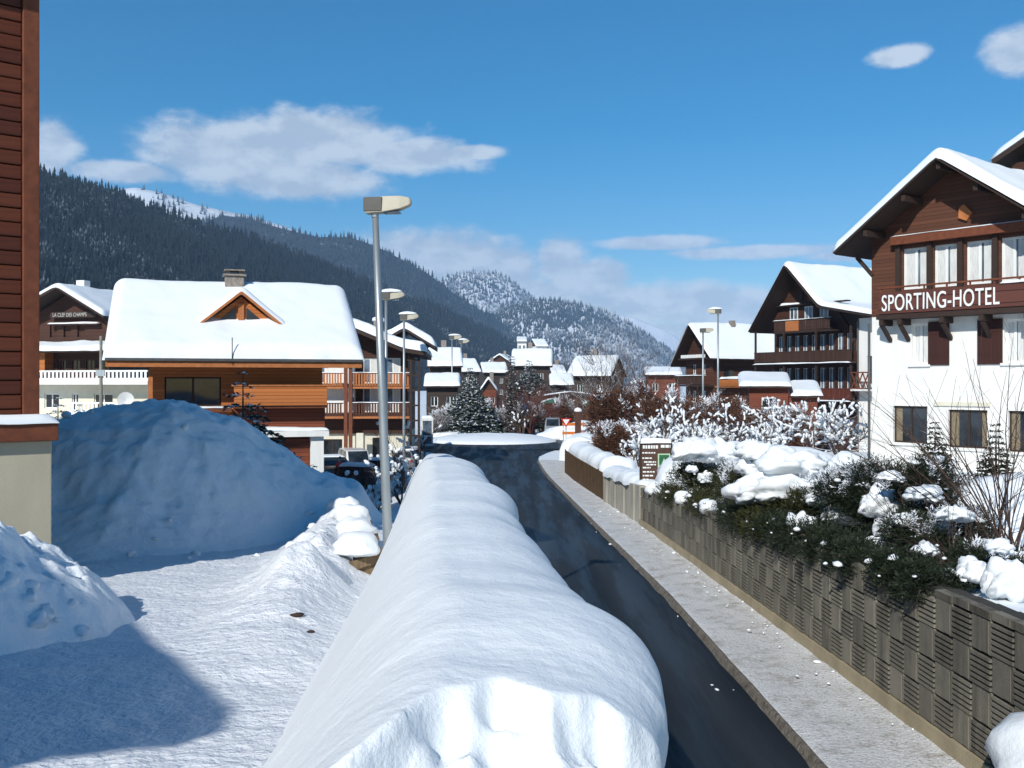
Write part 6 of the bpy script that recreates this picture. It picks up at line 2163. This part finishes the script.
def car(label, col, kind, loc, rz, snow=0.0, scale=1.0, name='parked_car', cat='car', group='vehicles in the village'):
    st, ir, i_f, i_h, ax, wr = CAR[kind]
    t = thing(name, label, cat, loc, rz, group)
    t.scale = (scale, scale, scale)
    tt = NT('paint_' + name)
    tt.b.inputs['Coat Weight'].default_value = 0.6
    dn = tt.rng(tt.noise(3, 4), 0.45, 0.75)
    pm = tt.done(tt.mix(tt.math('MULTIPLY', dn, 0.25), col, (0.3, 0.3, 0.3)), 0.35, None, 0.5)
    ring = lambda s: [(s[0], -s[1] * .9, s[2]), (s[0], -s[1], s[2] + .18), (s[0], -s[1], s[3]), (s[0], -s[5], s[4]), (s[0], -s[5] * .6, s[4] + .03), (s[0], s[5] * .6, s[4] + .03), (s[0], s[5], s[4]), (s[0], s[1], s[3]), (s[0], s[1], s[2] + .18), (s[0], s[1] * .9, s[2])]
    R_ = [ring(s) for s in st]
    m = MB()
    vs = [p for r in R_ for p in r]
    n = 10
    fs = [tuple(range(n)), tuple(len(vs) - 1 - k for k in range(n))]
    for i in range(len(st) - 1):
        for k in range(n):
            fs.append((i * n + (k + 1) % n, i * n + k, (i + 1) * n + k, (i + 1) * n + (k + 1) % n))
    m.add(vs, fs)
    b = m.build('body', pm, t, False, 0.04)

    def pane(q, nm, ins=0.13, off=0.014):
        c = sum((Vector(p) for p in q), Vector()) / 4
        nr = (Vector(q[1]) - Vector(q[0])).cross(Vector(q[3]) - Vector(q[0])).normalized()
        if nr.dot(c - Vector((0, 0, 0.8))) < 0:
            nr = -nr
        p = [Vector(v).lerp(c, ins) + nr * off for v in q]
        MB().quad(*p).build(nm, GLASS, b)
    for sgn, lo, hi in ((-1, 2, 3), (1, 7, 6)):
        for i in range(ir, i_f):
            pane([R_[i][lo], R_[i + 1][lo], R_[i + 1][hi], R_[i][hi]], 'side_window', 0.1)
        pane([R_[i_f][lo], R_[i_h][lo], R_[i_h][hi], R_[i_f][hi]], 'quarter_window', 0.22)
    pane([R_[i_f][3], R_[i_f][6], R_[i_h][6], R_[i_h][3]], 'windscreen', 0.1, 0.045)
    k0 = ir - 1
    pane([R_[ir][3], R_[ir][6], R_[k0][6], R_[k0][3]], 'rear_window', 0.14, 0.045)
    for sx, xw in ((0, ax[0]), (1, ax[1])):
        for s in (-1, 1):
            w = MB().tube([(xw, s * (st[3][1] - .19), wr), (xw, s * (st[3][1] + .01), wr)], wr, 18).build('wheel', TYRE, t)
            MB().tube([(xw, s * (st[3][1] + .012), wr), (xw, s * (st[3][1] + .02), wr)], wr * .62, 12).build('rim', RIM, w)
    f = st[-2]
    for s in (-1, 1):
        MB().box(f[0] + .10, st[-1][0] + .03, min(s * .40, s * .66), max(s * .40, s * .66), f[3] - .20, f[3] - .04).build('headlight', LIGHT, t)
        r = st[1]
        MB().box(st[0][0] - .02, r[0] + .02, min(s * .60, s * .74), max(s * .60, s * .74), .68, .86).build('taillight', TAIL, t)
    MB().box(st[-1][0] - .05, st[-1][0] + .05, -.7, .7, .36, .50).build('bumper', plain('bumper', (0.03, 0.03, 0.03), 0.7, 0.2, 5), t)
    MB().box(st[-1][0] + .051, st[-1][0] + .06, -.26, .26, .38, .48).build('number_plate', WHITE_PAINT, t)
    if snow:
        x0, x1, zz = st[ir + 1][0] - .35, st[i_f][0], max(s[4] for s in st)
        loft_snow([(x0, -st[3][5], zz - .01), (x0, st[3][5], zz - .01)], (x1 - x0, 0, 0), snow, t, 20, 16, int(abs(loc[0]) * 10) % 60, 0.3, 0.03, 0.25, 'roof_snow', SNOW)
    return t


def at(px, Y, z=0.0):
    return ((px - 512) / FPX * Y, Y, z)


car('white motorhome driving up the village street', (0.72, 0.71, 0.66), 'van', at(482, 128, 0.06), R(-92), 0.12, 1.22, 'motorhome', 'motorhome')
# sleeping cabin over the motorhome's cab
mo = bpy.data.objects['motorhome']
MB().box(-1.9, 1.35, -.93, .93, 2.17, 2.62).build('cab_bunk', plain('bunk_cream', (0.72, 0.68, 0.56), 0.5, 0.08, 3), mo, bevel=0.06)
car('silver minivan waiting at the roundabout', (0.30, 0.31, 0.33), 'van', at(553, 118, 0.075), R(-95), 0.0, 0.98, 'minivan', 'car')
car('dark car behind the silver minivan', (0.03, 0.035, 0.04), 'hatch', at(549, 128, 0.06), R(-92), 0.15)
car('black car with snow on its roof in the car park', (0.02, 0.022, 0.028), 'hatch', at(346, 55, 0.25), R(168), 0.16)
car('white van parked under the apartment house', (0.72, 0.72, 0.71), 'van', at(355, 64, 0.2), R(-70), 0.0, 0.85, 'white_van', 'van')
car('dark green car left of the white van', (0.02, 0.045, 0.04), 'hatch', at(334, 62, 0.2), R(-75), 0.1)
car('teal estate car right of the white van', (0.03, 0.10, 0.12), 'hatch', at(374, 60, 0.2), R(175), 0.14)
car('grey car parked by the telephone box', (0.12, 0.13, 0.15), 'hatch', at(410, 70, 0.2), R(80), 0.2)
car('snow-covered car beside the right-hand hedge', (0.08, 0.10, 0.14), 'hatch', at(593, 108, 0.1), R(170), 0.3)
car('dark blue car in shade behind the motorhome', (0.02, 0.03, 0.06), 'hatch', at(497, 150, 0.06), R(88), 0.2)


# ------------------------------------------------------------------ telephone box, signs, poles, stalls
def phone_box():
    t = thing('telephone_box', 'white-framed glass telephone box with a snowy top', 'telephone box', at(427, 98, 0.05), R(8))
    W, H = 1.0, 2.55
    MB().box(-W / 2 - .05, W / 2 + .05, -W / 2 - .05, W / 2 + .05, -0.2, 0.12).build('plinth', CONC, t)
    for x in (-1, 1):
        for y in (-1, 1):
            MB().box(x * W / 2 - .06, x * W / 2 + .06, y * W / 2 - .06, y * W / 2 + .06, .12, H).build('corner_post', WHITE_PAINT, t)
    MB().box(-W / 2 - .08, W / 2 + .08, -W / 2 - .08, W / 2 + .08, H, H + .30).build('roof', WHITE_PAINT, t, bevel=.03)
    MB().box(-W / 2 + .06, W / 2 - .06, -W / 2 - .03, -W / 2 + .03, 1.02, 1.16).box(-W / 2 + .06, W / 2 - .06, -W / 2 - .03, -W / 2 + .03, .13, .3).build('door_rail', WHITE_PAINT, t)
    for z0, z1 in ((.3, 1.02), (1.16, H)):
        MB().box(-W / 2 + .06, W / 2 - .06, -W / 2 - .01, -W / 2 + .01, z0, z1).build('pane', GLASS_SKY, t)
    for x in (-1, 1):
        MB().box(x * W / 2 - .01, x * W / 2 + .01, -W / 2 + .06, W / 2 - .06, .2, H).build('side_pane', GLASS_SKY, t)
    MB().box(-.22, .22, .2, .42, .95, 1.75).build('telephone', plain('phone_grey', (0.12, 0.13, 0.15), 0.5, 0.1, 5), t)
    loft_snow([(-W / 2, -W / 2, H + .30), (-W / 2, W / 2, H + .30)], (W, 0, 0), .22, t, 14, 14, 5, .2, .03, .25)


phone_box()
# snow heaps along the car park and at the far side of the roundabout
for k, (px, py, Y, sx, sz, lab) in enumerate(((402, 436, 66, 1.6, 0.5, 'low snow heap in front of the parked grey car'), (577, 402, 112, 3.6, 1.9, 'large snow heap beside the give-way sign'), (597, 410, 104, 2.4, 1.7, 'snow heap right of the brown post'),
                                              (449, 432, 116, 2.2, 0.7, 'flat snow heap in front of the village fir'), (372, 446, 58, 1.8, 0.5, 'low snow heap behind the black car'))):
    x = (px - 512) / FPX * Y
    o = blobs('snow_heap', [((x, Y, 0.02), (sx, sx, sz), 300 + k), ((x + sx * .7, Y + .4, 0.02), (sx * .7, sx * .7, sz * .75), 320 + k), ((x - sx * .7, Y - .2, 0.02), (sx * .6, sx * .7, sz * .6), 340 + k)], SNOW, None, ICO3, .35, .3)
    tag(o, lab, 'snow heap')


def giveway():
    t = thing('giveway_sign', 'red and white give-way triangle at the roundabout', 'sign', at(566, 100, 0.1), R(6))
    MB().tube([(0, 0, -.3), (0, 0, 2.75)], .04, 8).build('pole', METAL, t)
    RED = plain('sign_red', (0.50, 0.02, 0.02), .4, .05, 5)
    a = .55
    tri = lambda k, z: [(0, z - k * .62), (k * .55, z + k * .32), (-k * .55, z + k * .32)]
    p = MB().prism(tri(1.0, 2.35), -.075, -.05).build('plate', RED, t)
    MB().prism(tri(.62, 2.36), -.08, -.0755).build('plate_centre', WHITE_PAINT, p)
    t2 = thing('orange_hoarding', 'orange and white striped road-works barrier by the give-way sign', 'barrier', at(571, 103, 0.1), R(4))
    OR = plain('barrier_orange', (0.62, 0.17, 0.03), .5, .1, 5)
    for k in range(3):
        MB().box(-.9, 1.4, -.04, .0, .9 + k * .45, 1.2 + k * .45).build('board', OR if k != 1 else WHITE_PAINT, t2)
    for x in (-.8, 1.3):
        MB().box(x - .05, x + .05, .002, .1, -.1, 2.2).build('post', METAL, t2)


giveway()
t = thing('wooden_post', 'brown wooden post with a snow cap beyond the give-way sign', 'post', at(578, 96, 0.0))
MB().box(-.28, .28, -.25, .25, -.3, 3.6).build('post', plain('post_brown', (0.075, 0.032, 0.018), .8, .3, 5, .3, 20), t, bevel=.03)
blobs('snow_cap', [((0, 0, 3.6), (.42, .4, .35), 4)], SNOW, t)
t = thing('utility_pole', 'thin pale utility pole in front of the balcony house', 'pole', at(101, 78, 0.2))
MB().tube([(0, 0, -.3), (0, 0, CZ + (384 - 336) * .078 - .2)], [.16, .11], 10).build('pole', plain('pole_grey', (0.22, 0.21, 0.17), .8, .2, 4), t)
MB().box(-.35, .35, -.2, -.1, 6.6, 7.1).build('junction_box', METAL, t)


def stall(label, px, Y, w, roofcol, wallcol, py_top):
    x, y, z = at(px, Y)
    t = thing('market_stall', label, 'stall', (x, y, 0.05), 0, 'stalls beyond the roundabout')
    h = CZ - (py_top - 384) / FPX * Y
    MB().box(-w / 2, w / 2, 0, 2.2, 0, h - .6).build('counter', wallcol, t)
    MB().prism([(-w / 2 - .3, h - .6), (w / 2 + .3, h - .6), (0, h)], -.3, 2.4).build('awning', roofcol, t)
    loft_snow([(-w / 2 - .3, -.2, h - .55), (0, -.2, h + .02), (w / 2 + .3, -.2, h - .55)], (0, 2.5, 0), .12, t, 12, 16, int(px) % 50, .4, .02, .2)


GREEN = plain('awning_green', (0.02, 0.17, 0.12), .7, .15, 4)
stall('green-awning stall right of the reddish bare tree', 552, 132, 2.4, GREEN, WOOD_BROWN, 399)
stall('second green stall beside the rust-brown hedge', 596, 125, 2.6, GREEN, WOOD_BROWN, 400)
stall('low brown kiosk with a snowy roof at the foot of the hedges', 571, 135, 7.0, BEAM, WOOD_DARK, 392)


# ------------------------------------------------------------------ people in the car park
def skin_obj(name, joints, edges, mat, parent, root=0, sub=2):
    me = bpy.data.meshes.new(name)
    me.from_pydata([j[:3] for j in joints], edges, [])
    o = bpy.data.objects.new(name, me)
    COL.objects.link(o)
    sk = o.modifiers.new('skin', 'SKIN')
    layer = me.skin_vertices[0].data
    for i, j in enumerate(joints):
        r = j[3]
        layer[i].radius = (r, j[4] if len(j) > 4 else r)
        layer[i].use_root = (i == root)
    s = o.modifiers.new('sub', 'SUBSURF'); s.levels = sub; s.render_levels = sub
    dg = bpy.context.evaluated_depsgraph_get()
    m2 = bpy.data.meshes.new_from_object(o.evaluated_get(dg))
    bpy.data.objects.remove(o)
    m2.materials.clear()
    return link_mesh(name, m2, mat, parent, True)


SKIN = plain('skin', (0.42, 0.24, 0.17), .55, .08, 9)


def person(label, loc, rz, jacket, trousers, hair, walk=0.2, arm=0.15):
    t = thing('person', label, 'person', loc, rz, 'people in the car park')
    w = walk
    # x right, y back, z up; pelvis first
    J = [(0, 0, .93, .13, .10), (0, 0, 1.12, .13, .10), (0, 0, 1.34, .15, .10), (0, .01, 1.47, .06), (0, -.01, 1.55, .055), (0, -.02, 1.63, .085, .095), (0, -.02, 1.72, .07, .085)]
    E = [(0, 1), (1, 2), (2, 3), (3, 4), (4, 5), (5, 6)]
    jk = [(0, 0, .84, .15, .12), (0, 0, 1.12, .155, .125), (0, 0, 1.34, .175, .125), (0, .01, 1.46, .085)]
    ek = [(0, 1), (1, 2), (2, 3)]
    tr = [(0, 0, .93, .145, .12)]; et = []
    for s, f in ((1, 1), (-1, -1)):
        b = len(J)
        J += [(s * .10, 0, .86, .085), (s * .11, -w * f * .5, .50, .058), (s * .11, -w * f * .7 + .02, .10, .042), (s * .115, -w * f * .7 - .12, .045, .04)]
        E += [(0, b), (b, b + 1), (b + 1, b + 2), (b + 2, b + 3)]
        q = len(tr)
        tr += [(s * .10, 0, .84, .105), (s * .11, -w * f * .5, .50, .085), (s * .11, -w * f * .7 + .02, .13, .075)]
        et += [(0, q), (q, q + 1), (q + 1, q + 2)]
        b = len(J)
        hx, hy, hz_ = s * .27, -.12 - arm * (f > 0), .84 + arm * (f > 0)
        J += [(s * .19, 0, 1.40, .055), (s * .25, .03, 1.13, .042), (hx, hy, hz_ + .06, .03), (hx, hy - .02, hz_ - .02, .034, .02)]
        E += [(2, b), (b, b + 1), (b + 1, b + 2), (b + 2, b + 3)]
        for k, (dx, L) in enumerate(((-.028, .07), (-.009, .08), (.010, .075), (.027, .06))):
            i = len(J)
            J += [(hx + dx, hy - .03, hz_ - .05, .009), (hx + dx, hy - .045, hz_ - .05 - L * .5, .008), (hx + dx, hy - .04, hz_ - .05 - L, .007)]
            E += [(b + 3, i), (i, i + 1), (i + 1, i + 2)]
        i = len(J)
        J += [(hx - s * .035, hy - .045, hz_ - .015, .010), (hx - s * .045, hy - .065, hz_ - .05, .008)]
        E += [(b + 3, i), (i, i + 1)]
        q = len(jk)
        jk += [(s * .19, 0, 1.39, .08), (s * .255, .03, 1.13, .068), (s * .268, hy + .02, hz_ + .10, .052)]
        ek += [(2, q), (q, q + 1), (q + 1, q + 2)]
    # face: nose, ears
    i = len(J)
    J += [(0, -.125, 1.625, .014), (-.09, -.01, 1.63, .018), (.09, -.01, 1.63, .018)]
    E += [(5, i), (5, i + 1), (5, i + 2)]
    skin_obj('body', J, E, SKIN, t)
    skin_obj('jacket', jk, ek, jacket, t)
    skin_obj('trousers', tr, et, trousers, t)
    blobs('cap', [((0, .005, 1.70), (.105, .115, .11), 3)], hair, t, ICO2, .06, .15)
    for s in (-1, 1):
        MB().box(s * .035 - .012, s * .035 + .012, -.118, -.108, 1.645, 1.658).build('eye', BEAM, t)
        MB().box(s * .115 - .05, s * .115 + .05, -w * s * .7 - .19, -w * s * .7 + .09, .0, .09).build('boot', BEAM, t, bevel=.02)
    MB().box(-.025, .025, -.112, -.104, 1.575, 1.585).build('mouth', BEAM_RED, t)


ORANGE_J = plain('jacket_orange', (0.62, 0.13, 0.02), .7, .15, 6)
RED_J = plain('jacket_red', (0.50, 0.02, 0.025), .7, .15, 6)
NAVY = plain('trousers_navy', (0.03, 0.035, 0.05), .8, .2, 6)
person('person in a bright orange work suit standing by the lamp posts', at(394, 56, float(left_base(np.array(at(394, 56)[0]), np.array(56.0)))), R(25), ORANGE_J, plain('trousers_orange', (0.45, 0.10, 0.02), .7, .15, 6), plain('hat_yellow', (0.6, 0.42, 0.05), .6, .1, 5))
person('person in a red jacket standing behind the black car', at(340, 58.5, float(left_base(np.array(at(340, 58.5)[0]), np.array(58.5)))), R(-20), RED_J, NAVY, plain('hat_dark', (0.03, 0.03, 0.04), .8, .2, 5), .1)
